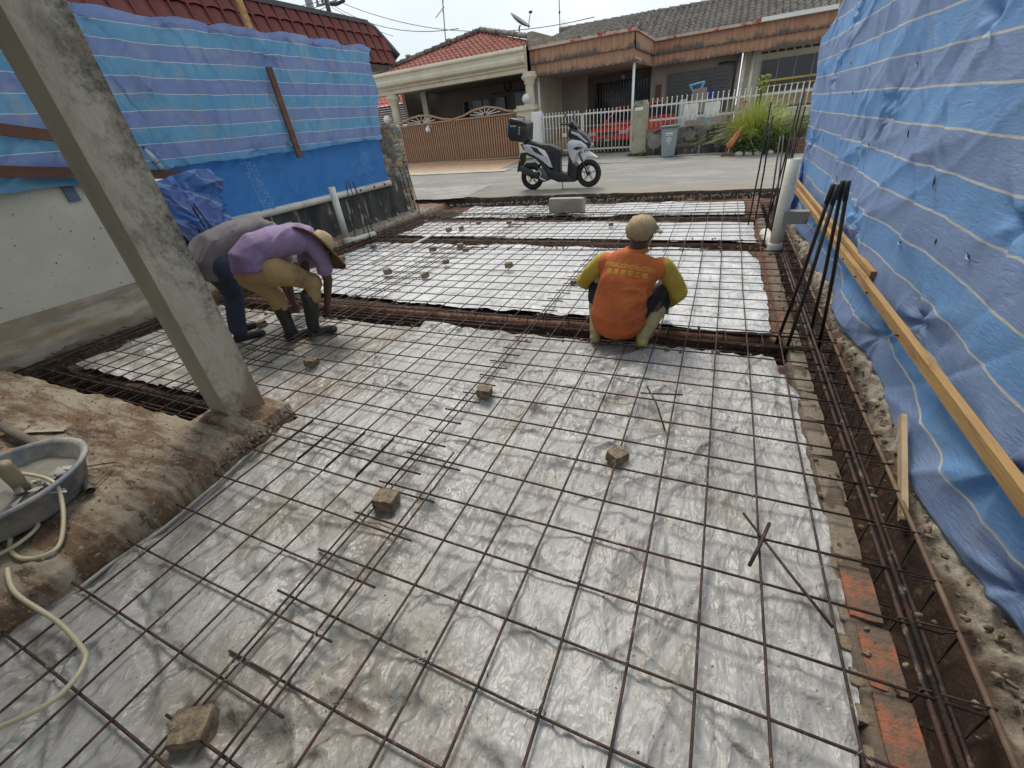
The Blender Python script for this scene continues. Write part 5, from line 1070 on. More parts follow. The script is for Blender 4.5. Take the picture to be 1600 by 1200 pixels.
lx, lz = B(302, 298); text('Sronix', .05, MT['white'], bx, (lx, -.203, lz), (math.pi/2, R(3), 0), ext=.001)
for k in range(4): q = B(388-4*k, 310+k*24); MB().box(q[0]-.008, q[0]+.008, -.206, -.2, q[1]-.010, q[1]+.010).build('reflector', MT['white'], bx)
MB().tube([(B(380, 490)[0], 0, B(380, 490)[1]), (B(450, 500)[0], 0, B(450, 500)[1]), (B(560, 530)[0], 0, B(560, 530)[1])], .03, 8).build('rack', MT['blackmatt'], t, True)
slab('seat', [(430, 470), (520, 478), (640, 505), (770, 515), (870, 560), (905, 585), (880, 605), (740, 605), (600, 545), (460, 505)], -.12, .12, MT['blackmatt'], .035, seg=3)
slab('tail_panel', [(385, 498), (470, 500), (600, 535), (700, 575), (745, 650), (792, 775), (745, 765), (650, 690), (560, 640), (440, 590)], -.145, .145, MT['silver'], .02)
sp2 = slab('side_decal', [(500, 520), (600, 545), (690, 590), (700, 640), (640, 625), (560, 590)], -.149, .149, MT['blackmatt'], .002)
slab('white_flash', [(600, 548), (690, 575), (740, 640), (700, 650), (640, 590)], -.151, .151, MT['white'], .002)
slab('under_seat_cover', [(700, 590), (905, 590), (880, 700), (880, 830), (800, 850), (740, 700)], -.11, .11, MT['black'], .03)
slab('lower_body', [(430, 590), (560, 640), (650, 690), (760, 800), (1000, 855), (1100, 905), (1090, 940), (860, 945), (740, 900), (620, 730), (560, 670), (440, 625)], -.13, .13, MT['blackmatt'], .02)
slab('leg_shield', [(985, 845), (1005, 700), (1010, 600), (1080, 730), (1120, 760), (1105, 905), (1040, 890)], -.14, .14, MT['black'], .02)
slab('front_panel', [(1000, 505), (1060, 460), (1180, 480), (1250, 530), (1265, 575), (1180, 565), (1130, 620), (1080, 740), (1025, 650), (1005, 570)], -.155, .155, MT['silver'], .03)
slab('panel_vent', [(1075, 565), (1120, 540), (1205, 548), (1130, 580)], -.158, .158, MT['black'], .002)
slab('headlight_cowl', [(1015, 460), (1010, 400), (1025, 330), (1080, 350), (1130, 365), (1240, 430), (1305, 515), (1268, 578), (1180, 500), (1090, 455)], -.13, .13, MT['black'], .04, seg=3)
slab('cowl_trim', [(1060, 375), (1150, 400), (1270, 500), (1240, 500), (1140, 430), (1050, 395)], -.134, .134, MT['silver'], .002)
slab('headlight', [(1262, 480), (1306, 516), (1285, 552), (1255, 530)], -.09, .09, bpy.data.materials['lamp_glass'], .01)
slab('front_mudguard', [(1140, 620), (1240, 590), (1300, 620), (1370, 672), (1290, 662), (1235, 655), (1190, 722), (1160, 690)], -.06, .06, MT['white'], .02)
q0, q1 = B(1110, 560), B(1250, 850)
for sy in (-.075, .075): MB().tube([(q0[0], sy, q0[1]), (q1[0], sy, q1[1])], .018, 8).build('fork_leg', MT['blackmatt'], t, True)
q = B(1040, 300); MB().tube([(B(975, 292)[0], -.33, B(975, 292)[1]), (q[0], -.15, q[1]), (q[0]+.01, 0, q[1]-.01), (q[0], .15, q[1]), (B(975, 292)[0], .33, B(975, 292)[1])], .017, 8).build('handlebar', MT['blackmatt'], t, True)
slab('instrument_cowl', [(1010, 330), (1020, 280), (1060, 265), (1130, 345), (1080, 360)], -.10, .10, MT['black'], .02)
for sy in (-1, 1):
    mr_ = MB().tube([(q[0], sy*.22, q[1]), (q[0]-.03, sy*.26, q[1]+.13)], .006, 5).build('mirror_stem', MT['blackmatt'], t); MB().sphere((q[0]-.04, sy*.28, q[1]+.16), (.012, .05, .032), 10, 6).build('mirror', MT['black'], mr_, True)
a, b_ = B(352, 775), B(600, 885); MB().tube([(a[0], -.16, a[1]), ((a[0]+b_[0])/2, -.165, (a[1]+b_[1])/2), (b_[0], -.15, b_[1])], [.062, .065, .05], 12).build('exhaust', MT['blackmatt'], t, True)
MB().tube([(b_[0], -.15, b_[1]), (B(690, 935)[0], -.1, B(690, 935)[1])], .018, 8).build('exhaust_pipe', MT['silver'], t, True)
slab('engine', [(560, 790), (640, 770), (720, 830), (740, 920), (650, 950), (570, 930)], -.11, .12, pm('engine_metal', (.06, .06, .065), (.14, .14, .14), 20, .5, .2, metal=.5), .02)
MB().ring((B(590, 850)[0], -.12, B(590, 850)[1]), .06, .012, 'y', 20, 6).build('engine_cover', MT['silver'], t, True)
MB().tube([(B(590, 720)[0], .1, B(590, 720)[1]), (B(480, 880)[0], .1, B(480, 880)[1])], .025, 8).build('shock_absorber', MT['blackmatt'], t, True)
slab('rear_mudguard', [(335, 600), (400, 600), (385, 700), (300, 820), (262, 832), (300, 700)], -.06, .06, MT['black'], .01)
slab('rear_indicator', [(308, 668), (335, 668), (335, 700), (308, 700)], -.10, .10, pm('amber_lens', (.45, .25, .06), None, 4, .2, 0), .008)
slab('tail_light', [(352, 498), (395, 500), (415, 575), (385, 560)], -.09, .09, pm('red_lens', (.25, .02, .015), None, 4, .2, 0), .01)
MB().tube([(B(905, 935)[0], -.08, B(905, 935)[1]), (B(945, 1000)[0], -.22, .01)], .010, 6).build('side_stand', MT['blackmatt'], t)
slab('rear_hugger', [(350, 770), (400, 720), (520, 715), (590, 760), (560, 800), (500, 760), (400, 765)], -.05, .05, MT['blackmatt'], .01)

# ------------------------------------------------------------------ people
def organic(nm, parent, mt, vox, chains=(), ell=(), lofts=(), sm=4, disp=None, smf=.5):
    mb = MB()
    for ch in chains:
        P = [Vector(p[:3]) for p in ch]; rr = [p[3] for p in ch]; mb.tube(P, rr, 12)
        for p, r_ in zip(P, rr): mb.sphere(p, r_*.995, 12, 8)
    for c, r_ in ell: mb.sphere(c, r_, 16, 12)
    for (pts, lat) in lofts:      # pts: (x,y,z,a,b)
        n_ = 20; vs = []; fs = []; P = [Vector(p[:3]) for p in pts]; lat = Vector(lat)
        for i, p in enumerate(P):
            tn = (P[min(i+1, len(P)-1)]-P[max(i-1, 0)]).normalized(); u = (lat-tn*lat.dot(tn)).normalized(); v = tn.cross(u)
            for k in range(n_): a = 2*math.pi*k/n_; vs.append(p+u*math.cos(a)*pts[i][3]+v*math.sin(a)*pts[i][4])
        for i in range(len(P)-1):
            for k in range(n_): fs.append((i*n_+k, i*n_+(k+1) % n_, (i+1)*n_+(k+1) % n_, (i+1)*n_+k))
        fs.append(tuple(range(n_))[::-1]); fs.append(tuple((len(P)-1)*n_+k for k in range(n_))); mb.add(vs, fs)
    tmp = mb.build('tmp', mt); m1 = tmp.modifiers.new('r', 'REMESH'); m1.mode = 'VOXEL'; m1.voxel_size = vox; m2 = tmp.modifiers.new('s', 'SMOOTH'); m2.iterations = sm; m2.factor = smf
    dg = bpy.context.evaluated_depsgraph_get(); me = bpy.data.meshes.new_from_object(tmp.evaluated_get(dg)); bpy.data.objects.remove(tmp)
    me.name = nm; me.materials.clear(); me.materials.append(mt)
    if disp:
        co = np.zeros(len(me.vertices)*3, np.float32); me.vertices.foreach_get('co', co); co = co.reshape(-1, 3); no = np.zeros_like(co).ravel(); me.vertices.foreach_get('normal', no); no = no.reshape(-1, 3)
        co = co+no*disp(co)[:, None]; me.vertices.foreach_set('co', co.astype(np.float32).ravel()); me.update()
    me.shade_smooth(); return link(nm, me, parent)
def n3(co, s_, d, seed):   # anisotropic noise along direction
    d = np.array(d, float); d /= np.linalg.norm(d); a = co@d; q = co-np.outer(a, d)
    return fbm((q[:, 0]+q[:, 1]*1.3+q[:, 2]*.7)*s_, a*s_*.22+q[:, 1]*s_*.15, seed, 2)
def cloth_disp(s_, amp, d, seed): return lambda co: 2.3*amp*((1-np.minimum(1, np.abs(n3(co, s_, d, seed))*3.2))**1.5+.5*(1-np.minimum(1, np.abs(n3(co, s_*1.9, d, seed+9))*3.2))-.4)*np.clip(.65+1.5*n3(co, s_*.3, (0, 1, .3), seed+3), .1, 1)
def hand_chains(w_, d, side, curl=.5, s_=1.):
    """palm + five bent fingers; w_ wrist, d hand direction, side = thumb direction"""
    w_ = Vector(w_); d = Vector(d).normalized(); sd_ = Vector(side); sd_ = (sd_-d*sd_.dot(d)).normalized(); nrm = d.cross(sd_)
    ch = [[(*w_, .024*s_), (*(w_+d*.05*s_), .027*s_), (*(w_+d*.085*s_), .022*s_)], [(*(w_+d*.02*s_+sd_*.012*s_), .02*s_), (*(w_+d*.08*s_+sd_*.02*s_), .016*s_)], [(*(w_+d*.02*s_-sd_*.012*s_), .02*s_), (*(w_+d*.08*s_-sd_*.02*s_), .016*s_)]]
    for k, L in enumerate((.072, .08, .075, .06)):
        o_ = (1.5-k)*.0185*s_; p = w_+d*.085*s_+sd_*o_; c1 = curl; q = p+(d*math.cos(c1)+nrm*math.sin(c1))*L*.5*s_; r_ = q+(d*math.cos(c1*2)+nrm*math.sin(c1*2))*L*.32*s_; s2 = r_+(d*math.cos(c1*2.6)+nrm*math.sin(c1*2.6))*L*.22*s_
        ch.append([(*p, .0092*s_), (*q, .0088*s_), (*r_, .008*s_), (*s2, .0065*s_)])
    p = w_+d*.02*s_+sd_*.022*s_; q = p+(d*.6+sd_*.7).normalized()*.04*s_; r_ = q+(d*.9+sd_*.25+nrm*.3).normalized()*.035*s_; ch.append([(*p, .013*s_), (*q, .011*s_), (*r_, .0085*s_)])
    return ch
def head_parts(c, f, upv, s_=1.):
    """ellipsoids/chains for a head facing f"""
    c = Vector(c); f = Vector(f).normalized(); upv = Vector(upv); upv = (upv-f*upv.dot(f)).normalized(); l = upv.cross(f)
    E_ = []; C_ = []
    C_.append([(*(c+upv*.02-f*.02), .088*s_), (*(c-upv*.02+f*.015), .078*s_), (*(c-upv*.08+f*.045), .05*s_)])   # skull to chin
    C_.append([(*(c+f*.088-upv*.0), .010), (*(c+f*.104-upv*.03), .014), (*(c+f*.094-upv*.04), .012)])      # nose
    C_.append([(*(c+f*.078-upv*.066-l*.018), .008), (*(c+f*.086-upv*.066), .009), (*(c+f*.078-upv*.066+l*.018), .008)])  # lips
    for sg in (-1, 1):
        C_.append([(*(c+l*sg*.083+upv*.012-f*.004), .013), (*(c+l*sg*.088-upv*.01-f*.008), .014), (*(c+l*sg*.082-upv*.03-f*.0), .010)])
        C_.append([(*(c+f*.074+l*sg*.018+upv*.022), .010), (*(c+f*.07+l*sg*.045+upv*.022), .010)])  # brow
    return C_
def eyes(parent, c, f, upv):
    c = Vector(c); f = Vector(f).normalized(); upv = Vector(upv); upv = (upv-f*upv.dot(f)).normalized(); l = upv.cross(f)
    for sg in (-1, 1): MB().sphere(c+f*.075+l*sg*.031+upv*.004, .012, 10, 8).build('eye', MT['white'], parent, True)

# --- man squatting in orange shirt (back to camera)
t = thing('person', 'man squatting with his back turned in orange shirt and beige cap', 'person', (0, 0, 0))
OR = pm('orange_shirt', (.62, .17, .045), (.54, .13, .035), 2.2, .85, .8, 16, c3=(.34, .085, .03), sc3=2.4, p3=(.52, .7), bd=.012)
YG = pm('mustard_sleeve', (.50, .37, .05), (.42, .30, .042), 3, .85, .3, 26, bd=.01); BT = pm('black_trousers', (.016, .016, .019), (.028, .028, .032), 4, .8, .3, 22); TAN = pm('tan_cap', (.42, .31, .18), (.35, .25, .14), 6, .85, .3, 30)
hc = (-.445, 3.06, .715)
shL, shR = (-.685, 3.0, .535), (-.265, 3.0, .505); elL, elR = (-.845, 3.07, .36), (-.155, 3.03, .315); wrL, wrR = (-.70, 3.32, .22), (-.26, 3.30, .12)
kL, kR = (-.765, 3.20, .385), (-.235, 3.18, .335); anL, anR = (-.70, 2.86, .03), (-.355, 2.84, .02)
ch = head_parts(hc, (.30, .9, -.35), (0, .3, 1), .95)+[[(-.475, 3.02, .56, .06), (-.455, 3.045, .64, .056), (-.445, 3.06, .70, .06)]]
ch += [[(*shL, .05), (*elL, .042), (*wrL, .028)], [(*shR, .05), (*elR, .042), (*wrR, .028)], [(-.66, 2.98, .17, .085), (*kL, .058), (*anL, .042)], [(-.42, 2.98, .15, .085), (*kR, .058), (*anR, .042)], [(-.70, 2.90, .0, .035), (-.71, 3.06, -.01, .03)], [(-.345, 2.88, .0, .035), (-.33, 3.04, -.01, .03)]]
ch += hand_chains(wrL, (.2, .5, -.7), (1, 0, .3), .6)+hand_chains(wrR, (-.1, .4, -.9), (-1, .2, 0), .6)
organic('body', t, MT['skin'], .0075, ch, lofts=[([(-.535, 2.93, .08, .12, .10), (-.53, 2.94, .25, .15, .10), (-.50, 2.98, .42, .165, .09), (-.475, 3.01, .56, .14, .06)], (1, 0, 0))])
eyes(t, hc, (.30, .9, -.35), (0, .3, 1))
shirt = organic('shirt', t, OR, .011, lofts=[([(-.545, 2.90, .045, .13, .11), (-.545, 2.895, .085, .175, .145), (-.545, 2.905, .16, .195, .155), (-.54, 2.925, .27, .185, .145), (-.52, 2.955, .38, .185, .135), (-.495, 2.985, .47, .205, .125), (-.48, 3.0, .535, .205, .10), (-.475, 3.01, .585, .14, .085), (-.47, 3.02, .605, .075, .07)], (1, 0, -.06))], ell=[((-.665, 3.0, .525), .075), ((-.29, 3.0, .497), .075)], sm=6,
    disp=lambda co: .014*(1-np.minimum(1, np.abs(n3(co, 7, (.5, 0, .8), 5))*3))*ss(.54, .44, co[:, 2])+.022*(1-np.minimum(1, np.abs(fbm(co[:, 0]*6-co[:, 2]*17, co[:, 0]*3+co[:, 2]*4, 8, 2))*3))*ss(-.55, -.40, co[:, 0])*ss(.5, .36, co[:, 2])*ss(.05, .15, co[:, 2]))
MB().ring((-.463, 3.025, .612), .068, .017, 'z', 24, 8).build('collar', pm('orange_collar', (.62, .19, .03), None, 4, .8, .1), t, True)
SL = cloth_disp(16, .006, (.5, .3, .8), 15)
organic('sleeve', t, YG, .011, [[(*shL, .064), (-.775, 3.02, .45, .060), (*elL, .056), (-.79, 3.2, .30, .046), (*wrL, .042)]], disp=SL); organic('sleeve', t, YG, .011, [[(*shR, .064), (-.20, 3.01, .41, .061), (*elR, .059), (-.20, 3.16, .22, .048), (*wrR, .042)]], disp=SL)
organic('trousers', t, BT, .012, [[(-.62, 2.96, .13, .12), (-.70, 3.08, .28, .10), (*kL, .082), (-.74, 3.08, .22, .072)], [(-.46, 2.96, .12, .12), (-.36, 3.07, .24, .10), (*kR, .082), (-.28, 3.06, .19, .072)]], ell=[((-.54, 2.93, .12), (.155, .13, .09))], disp=cloth_disp(12, .006, (.2, .3, 1), 22))
for k, (kn, an) in enumerate((((-.75, 3.10, .24), anL), ((-.275, 3.08, .21), anR))):
    organic('rubber_boot', t, MT['yboot'], .009, [[(*kn, .066), ((kn[0]+an[0])/2, (kn[1]+an[1])/2, (kn[2]+an[2])/2+.01, .056), (an[0], an[1], an[2]+.03, .050)], [(an[0], an[1]-.03, .012, .042), (an[0], an[1]+.05, .008, .042), (an[0]+(-.01 if k == 0 else .02), an[1]+.15, -.002, .040)]], disp=cloth_disp(18, .003, (0, 0, 1), 30+k))
organic('cap', t, TAN, .008, ell=[((-.44, 3.045, .755), (.098, .108, .085))], chains=[[(-.40, 3.12, .735, .05), (-.365, 3.17, .715, .03)]], disp=cloth_disp(20, .004, (0, 1, .3), 41))
mb = MB(); vs = []
for i in range(9):
    a = R(-65+i*16); d1 = Vector((math.sin(a+.42), math.cos(a+.42), 0)); vs += [Vector((-.44, 3.05, .735))+d1*.09, Vector((-.44, 3.05, .72-.012*math.cos(a)))+d1*(.10+.075*math.cos(a*1.1))]
mb.add(vs, [(2*i, 2*i+1, 2*i+3, 2*i+2) for i in range(8)]); o = mb.build('cap_peak', TAN, t, True); s_ = o.modifiers.new('s', 'SOLIDIFY'); s_.thickness = .006
# printed lettering wrapped on the back
dg = bpy.context.evaluated_depsgraph_get(); bvh = BVHTree.FromPolygons([v.co.copy() for v in shirt.data.vertices], [tuple(p.vertices) for p in shirt.data.polygons])
YP = pm('yellow_print', (.80, .60, .08), None, 5, .7, 0)
for body, size, cx, cz, sl in (('YI FENG CONSTRUCTION', .042, -.478, .498, -.13), ('億 豐 建 築 工 程', .040, -.492, .455, -.13)):
    me = text(body, size, YP, None, None, ext=0)
    bm = bmesh.new(); bm.from_mesh(me); bmesh.ops.subdivide_edges(bm, edges=[e for e in bm.edges if e.calc_length() > .012], cuts=1); w_ = max(v.co.x for v in bm.verts)-min(v.co.x for v in bm.verts); k_ = min(1.2, .335/w_) if size > .041 else min(1.2, .27/w_)
    for v in bm.verts:
        x = cx+v.co.x*k_; z = cz+v.co.y+v.co.x*k_*sl; hit = bvh.ray_cast(Vector((x, 2.0, z+.35)), Vector((0, 1, -.37)).normalized())
        v.co = hit[0]+hit[1]*.0025 if hit[0] is not None else Vector((x, 2.9, z))
    bm.to_mesh(me); bm.free(); link('lettering', me, t)
o = rock_box('spare', .01, .01, .01, MT['block'], 1); bpy.data.objects.remove(o)

# --- man in purple shirt and beige trousers, bent over
t = thing('person', 'man bending over in purple shirt, beige trousers and wide straw hat', 'person', (0, 0, 0))
PU = pm('purple_shirt', (.28, .205, .345), (.22, .16, .28), 3, .85, .4, 9, c3=(.16, .10, .22), sc3=3, p3=(.52, .7)); BE = pm('beige_trousers', (.42, .28, .135), (.37, .245, .12), 3, .9, .4, 9, c3=(.20, .125, .07), sc3=2.8, p3=(.52, .62)); STR = pm('straw', (.22, .13, .065), (.15, .08, .04), 30, .9, .5, 90); STRc = pm('straw_crown', (.46, .36, .20), (.38, .29, .16), 20, .9, .5, 90)
hp = Vector((-3.38, 2.25, .70)); sh = Vector((-3.13, 2.68, .76)); hd = Vector((-3.08, 2.72, .70))
kA, aA = (-3.40, 2.36, .36), (-3.37, 2.36, .04); kB, aB = (-3.13, 2.56, .42), (-3.20, 2.46, .04)
hA, hB = (-3.43, 2.27, .60), (-3.25, 2.32, .61)
ch = head_parts(hd, (.35, .55, -.75), (.4, .6, .5), .9)+[[(*sh, .07), (*(sh.lerp(hd, .6)), .052), (*hd, .06)]]
ch += [[(*hA, .085), (*kA, .055), (*aA, .04)], [(*hB, .085), (*kB, .055), (*aB, .04)], [(aA[0], aA[1], .0, .035), (aA[0]+.06, aA[1]+.13, -.01, .03)], [(aB[0], aB[1], .0, .035), (aB[0]+.08, aB[1]+.11, -.01, .03)]]
a1, a2 = (-3.26, 2.72, .70), (-3.04, 2.62, .70); e1, e2 = (-3.32, 2.66, .44), (-3.02, 2.64, .44); w1, w2 = (-3.30, 2.60, .20), (-3.12, 2.62, .19)
ch += [[(*a1, .05), (*e1, .04), (*w1, .028)], [(*a2, .05), (*e2, .04), (*w2, .028)]]+hand_chains(w1, (.3, .1, -1), (1, 0, 0), .5)+hand_chains(w2, (-.3, -.1, -1), (-1, 0, 0), .5)
lat = (.88, -.48, 0)
organic('body', t, MT['skin'], .0075, ch, lofts=[([(-3.36, 2.24, .64, .12, .09), (*hp, .13, .10), (-3.27, 2.45, .78, .14, .09), (*sh, .14, .07)], lat)])
eyes(t, hd, (.35, .55, -.75), (.4, .6, .5))
organic('shirt', t, PU, .011, lofts=[([(-3.37, 2.22, .64, .185, .13), (-3.37, 2.23, .72, .185, .135), (-3.34, 2.32, .775, .175, .135), (-3.26, 2.48, .805, .18, .13), (-3.17, 2.62, .795, .18, .115), (-3.10, 2.72, .77, .13, .08)], lat)], chains=[[(*a1, .07), (-3.31, 2.70, .56, .058)], [(-3.05, 2.62, .76, .075), (-3.00, 2.63, .62, .066), (-3.01, 2.63, .52, .058)]], disp=cloth_disp(11, .007, (.4, .6, .6), 51))
organic('trousers', t, BE, .011, [[(*hA, .135), (-3.43, 2.32, .48, .094), (kA[0], kA[1], kA[2]+.02, .080), (-3.39, 2.37, .28, .072)], [(*hB, .135), (-3.17, 2.44, .53, .092), (kB[0], kB[1], kB[2]+.01, .084), (-3.15, 2.53, .32, .074)]], ell=[((-3.36, 2.25, .64), (.16, .125, .13))], disp=cloth_disp(13, .0045, (.5, .3, .7), 61))
for k, (top, an, tp_) in enumerate((((-3.395, 2.365, .30), aA, (-3.30, 2.49)), ((-3.165, 2.50, .33), aB, (-3.08, 2.56)))):
    organic('rubber_boot', t, MT['rubber'], .009, [[(*top, .067), ((top[0]+an[0])/2, (top[1]+an[1])/2, .17, .058), (*an, .052)], [(an[0]-.02, an[1]-.03, .0, .042), (an[0]+.03, an[1]+.05, -.002, .042), (tp_[0], tp_[1], -.008, .040)]], disp=cloth_disp(16, .003, (0, 0, 1), 71+k))
# straw hat: brim disc tilted, crown on the far side
ax_ = Vector((.20, .80, .55)).normalized(); Mh = ax_.to_track_quat('Z', 'Y').to_matrix().to_4x4(); Mh.translation = Vector((-3.07, 2.72, .715))
pr_ = [(.0, .115), (.05, .112), (.085, .09), (.098, .03), (.10, .0)]; hat = MB().lathe(pr_[::-1], n=26).xf(Mh).build('hat_crown', STRc, t, True)
br = MB(); vs = []; fs = []; n_ = 40
for j, r_ in enumerate((.095, .14, .20, .262, .265)):
    for k in range(n_): a = 2*math.pi*k/n_; vs.append(Mh @ Vector((r_*math.cos(a), r_*math.sin(a), -.01-.16*max(0, r_-.1)+.010*math.sin(3*a+1)*(r_-.1)*8+(-.012 if j == 4 else 0))))
for j in range(4):
    for k in range(n_): fs.append((j*n_+k, j*n_+(k+1) % n_, (j+1)*n_+(k+1) % n_, (j+1)*n_+k))
o = br.add(vs, fs).build('hat_brim', STR, t, True); s_ = o.modifiers.new('s', 'SOLIDIFY'); s_.thickness = .006

# --- man in grey shirt and jeans, bent over behind him
t = thing('person', 'man bending over in grey shirt and dark jeans, half hidden by the purple shirt', 'person', (0, 0, 0))
GY = pm('grey_shirt', (.155, .135, .145), (.12, .105, .115), 3, .9, .4, 9, c3=(.09, .08, .085), sc3=3, p3=(.52, .7)); JN = pm('dark_jeans', (.022, .034, .062), (.035, .05, .085), 4, .85, .3, 30, c3=(.10, .12, .15), sc3=5, p3=(.62, .72))
hp = Vector((-3.86, 2.30, .66)); sh = Vector((-3.86, 2.90, .76)); hd = Vector((-3.80, 3.10, .66))
kA, aA = (-3.86, 2.30, .36), (-3.82, 2.18, .04); kB, aB = (-4.06, 2.42, .36), (-4.08, 2.32, .04); hA, hB = (-3.84, 2.28, .64), (-4.02, 2.34, .64)
a1, a2 = (-4.02, 2.88, .70), (-3.72, 2.86, .70); e1, e2 = (-4.0, 2.86, .42), (-3.76, 2.82, .40); w1, w2 = (-3.88, 2.84, .18), (-3.78, 2.79, .14)
ch = head_parts(hd, (.1, .5, -.85), (0, .9, .4), .9)+[[(*sh, .07), (*(sh.lerp(hd, .6)), .052), (*hd, .06)]]+[[(*hA, .085), (*kA, .055), (*aA, .04)], [(*hB, .085), (*kB, .055), (*aB, .04)], [(*aA, .035), (aA[0]+.06, aA[1]+.13, -.005, .03)], [(*aB, .035), (aB[0]+.02, aB[1]+.15, -.005, .03)], [(*a1, .05), (*e1, .042), (*w1, .03)], [(*a2, .05), (*e2, .042), (*w2, .03)]]+hand_chains(w1, (.4, 0, -1), (0, 1, 0), .5)+hand_chains(w2, (.2, .2, -1), (0, 1, 0), .5)
organic('body', t, MT['skin'], .0075, ch, lofts=[([(-3.93, 2.28, .62, .12, .09), (-3.92, 2.34, .72, .13, .10), (-3.88, 2.6, .80, .14, .09), (*sh, .14, .07)], (1, 0, 0))])
eyes(t, hd, (.1, .5, -.85), (0, .9, .4))
organic('shirt', t, GY, .011, lofts=[([(-3.95, 2.17, .56, .17, .12), (-3.94, 2.20, .68, .175, .135), (-3.92, 2.34, .79, .175, .125), (-3.89, 2.56, .85, .18, .11), (-3.86, 2.78, .85, .185, .10), (-3.85, 2.92, .78, .14, .08)], (1, 0, 0))], chains=[[(*a1, .07), (-4.02, 2.87, .55, .06)], [(*a2, .07), (-3.73, 2.85, .55, .06)]], disp=cloth_disp(11, .008, (.2, .5, .8), 81))
organic('jeans', t, JN, .011, [[(*hA, .125), (-3.85, 2.29, .5, .10), (*kA, .078), (-3.84, 2.23, .18, .066), (aA[0], aA[1], .06, .062)], [(*hB, .125), (-4.05, 2.38, .5, .10), (*kB, .078), (-4.07, 2.36, .18, .066), (aB[0], aB[1], .06, .062)]], disp=cloth_disp(13, .006, (.2, .1, 1), 91))
for k, an in enumerate((aA, aB)): organic('shoe', t, MT['blackmatt'], .009, [[(an[0]-.01, an[1]-.03, .02, .042), (an[0]+.03, an[1]+.07, .01, .040), (an[0]+.07, an[1]+.15, -.0, .036)]])
organic('cap', t, MT['blackmatt'], .009, ell=[((-3.79, 3.12, .69), (.09, .095, .09))])

# ------------------------------------------------------------------ tub, hose and tools on the slab
t = thing('mixing_tub', 'grey blue plastic mortar tub with wet mix and a trowel handle', 'tub', (-2.865, .29, .105))
TBm2 = pm('tub_plastic', (.17, .19, .22), (.12, .135, .16), 4, .6, .2, 40, c3=(.34, .33, .30), sc3=5, p3=(.46, .62))
MB().lathe([(.001, 0), (.255, 0), (.275, .02), (.318, .138), (.338, .146), (.340, .160), (.320, .163), (.305, .15), (.262, .04), (.001, .035)], n=40).build('tub_shell', TBm2, t, True)
U, V = np.meshgrid(np.linspace(0, 1, 26), np.linspace(0, 2*math.pi, 60)); grid_obj('wet_mortar', .283*U*np.cos(V), .283*U*np.sin(V), .088+.02*fbm(U*3*np.cos(V)+3, U*3*np.sin(V), 900)-.03*(U < .0), pm('wet_mortar', (.27, .26, .225), (.22, .21, .18), 3, .4, .3, 30), t)
mb = MB(); mb.lathe([(.0, 0), (.030, .0), (.028, .06), (.032, .12), (.026, .17), (.030, .19), (.0, .195)], n=14); mb.xf(Matrix.Translation((.09, .04, .085)) @ Matrix.Rotation(R(14), 4, 'Y')); mb.build('tool_handle', pm('worn_handle', (.30, .25, .16), (.24, .19, .12), 8, .6, .2), smooth=True, label='worn wooden tool handle standing in the mortar tub', cat='tool handle', loc=(-2.885, .30, .105))
mb = MB(); g = random.Random(9)
for k in range(26):
    a = g.uniform(0, 6.28); x = .20+g.gauss(0, .05); y = .10+g.gauss(0, .045); mb.add([(x, y, .12+g.uniform(-.01, .03)), (x+.06*math.cos(a), y+.05*math.sin(a), .13+g.uniform(-.02, .03)), (x+.04*math.cos(a+.9), y+.06*math.sin(a+.9), .13+g.uniform(-.02, .03)), (x+.02*math.cos(a+1.8), y+.03*math.sin(a+1.8), .14)], [(0, 1, 2), (0, 2, 3)])
mb.build('cement_bag_scrap', pm('scrap_paper', (.42, .41, .38), (.35, .34, .31), 8, .8, .2), label='torn pale bag scraps over the edge of the mortar tub', cat='scrap', loc=(-2.885, .30, .105))
HS = pm('cream_hose', (.52, .48, .33), (.46, .42, .28), 5, .45, .05)
def smoothpath(P, n_=8):
    P = [Vector(p) for p in P]; out_ = []
    for i in range(len(P)-1):
        p0 = P[max(i-1, 0)]; p1 = P[i]; p2 = P[i+1]; p3 = P[min(i+2, len(P)-1)]
        for k in range(n_): s_ = k/n_; out_.append(.5*((2*p1)+(p2-p0)*s_+(2*p0-5*p1+4*p2-p3)*s_*s_+(3*p1-p0-3*p2+p3)*s_**3))
    return out_+[P[-1]]
MB().tube(smoothpath([(-3.2, .36, .30), (-2.95, .34, .29), (-2.62, .40, .265), (-2.50, .36, .19), (-2.36, .26, .12), (-2.34, .20, .112), (-2.42, .15, .112), (-2.55, .155, .112), (-2.66, .21, .115), (-2.60, .27, .12), (-2.52, .225, .135), (-2.53, .14, .125), (-2.62, .05, .115), (-2.9, -.05, .115)]), .0085, 8).build('water_hose', HS, smooth=True, label='cream water hose looping over the mortar tub and the slab', cat='hose')
MB().tube(smoothpath([(-2.42, .10, .112), (-2.25, .06, .10), (-2.02, .065, .04), (-1.84, .05, .028), (-1.76, .03, .028), (-1.715, -.03, .028), (-1.72, -.10, .028), (-1.80, -.2, .028)]), .0085, 8).build('water_hose', HS, smooth=True, label='end of a cream hose on the sheet in the bottom left corner', cat='hose')
mb = MB(); mb.tube([(-3.9, .60, .15), (-3.0, .56, .135)], .026, 10); mb.build('steel_pipe', pm('dirty_pipe', (.16, .13, .10), (.11, .09, .07), 8, .8, .3), smooth=True, label='dirty pipe lying behind the mortar tub', cat='pipe')
mb = MB(); mb.tube([(-2.72, .50, .13), (-2.58, .475, .13)], .018, 10, caps=False); mb.build('short_pipe', pm('dirty_pipe2', (.15, .13, .11), (.10, .09, .07), 8, .6, .2), smooth=True, label='short pipe end poking out beside the mortar tub', cat='pipe')
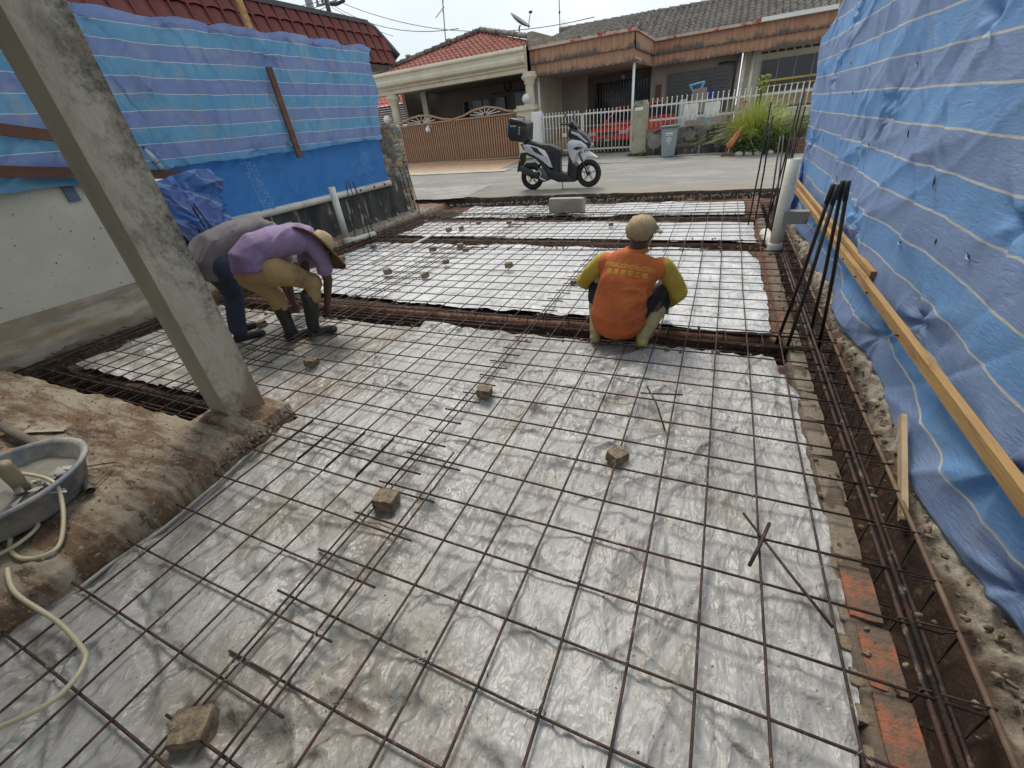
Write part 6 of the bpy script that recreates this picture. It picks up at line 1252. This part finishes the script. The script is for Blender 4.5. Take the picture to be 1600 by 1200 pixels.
t = thing('hand_tool', 'black and orange hand tool lying behind the mortar tub', 'tool', (-3.22, .50, .13)); MB().tube([(-.1, .0, .03), (.10, .03, .04), (.25, .04, .01)], [.02, .03, .015], 8).build('grip', MT['blackmatt'], t, True); MB().tube([(-.12, -.03, .06), (-.02, -.0, .07)], .018, 8).build('orange_grip', pm('orange_plastic', (.6, .13, .04), None, 4, .5, 0), t, True)
mb = MB(); g = random.Random(12)
for k in range(9): x = g.uniform(0, .3); mb.add([(x, x*.35+g.uniform(-.02, .02), .012), (x+.06, x*.35+.03, .02), (x+.08, x*.35-.01, .008), (x+.02, x*.35-.04, .014)], [(0, 1, 2, 3)])
mb.build('plastic_scrap', pm('scrap_film', (.42, .38, .31), None, 8, .5, .1), label='torn strip of dirty plastic on the dusty slab', cat='scrap', loc=(-3.75, .66, .105))
# pebbles and crumbs scattered over soil and sheets
g = random.Random(21); bm = bmesh.new()
def crumb(x, y, z, r_):
    M4 = Matrix.Translation((x, y, z)) @ Matrix.Rotation(g.uniform(0, 3), 4, 'Z') @ Matrix.Rotation(g.uniform(0, 3), 4, 'X') @ Matrix.Diagonal((r_, r_*g.uniform(.5, .9), r_*g.uniform(.4, .8), 1)); bmesh.ops.create_icosphere(bm, subdivisions=1, radius=1, matrix=M4)
for i in range(420): crumb(g.uniform(-2.2, .5), g.uniform(.1, 2.8)**1.0, -.012, g.uniform(.0015, .005))
for i in range(420): crumb(g.uniform(.56, 1.05), g.uniform(.1, 6), -.03 if g.random() < .5 else -.2, g.uniform(.004, .018))
for i in range(380): crumb(g.uniform(-5.4, .6), g.choice((2.88, 3.25, 5.55, 5.95, 7.2, 7.5))+g.gauss(0, .05), -.045, g.uniform(.006, .022))
for i in range(260): crumb(g.uniform(-4.6, -2.35), g.uniform(.1, 1.0), .105, g.uniform(.002, .008))
for i in range(700): crumb(g.gauss(.97, .045), g.uniform(.1, 6.5), -.045+g.uniform(-.01, .03), g.uniform(.004, .017))
for i in range(300): crumb(g.gauss(-2.27, .03), g.uniform(-.1, 1.25), .035+g.uniform(-.02, .03), g.uniform(.004, .014))
for i in range(300): crumb(g.uniform(-5.6, 1.0), 8.9+g.gauss(0, .07), .0, g.uniform(.008, .03))
me = bpy.data.meshes.new('soil_crumbs'); bm.to_mesh(me); bm.free(); me.materials.append(MT['block']); link('soil_crumbs', me, kind='stuff')
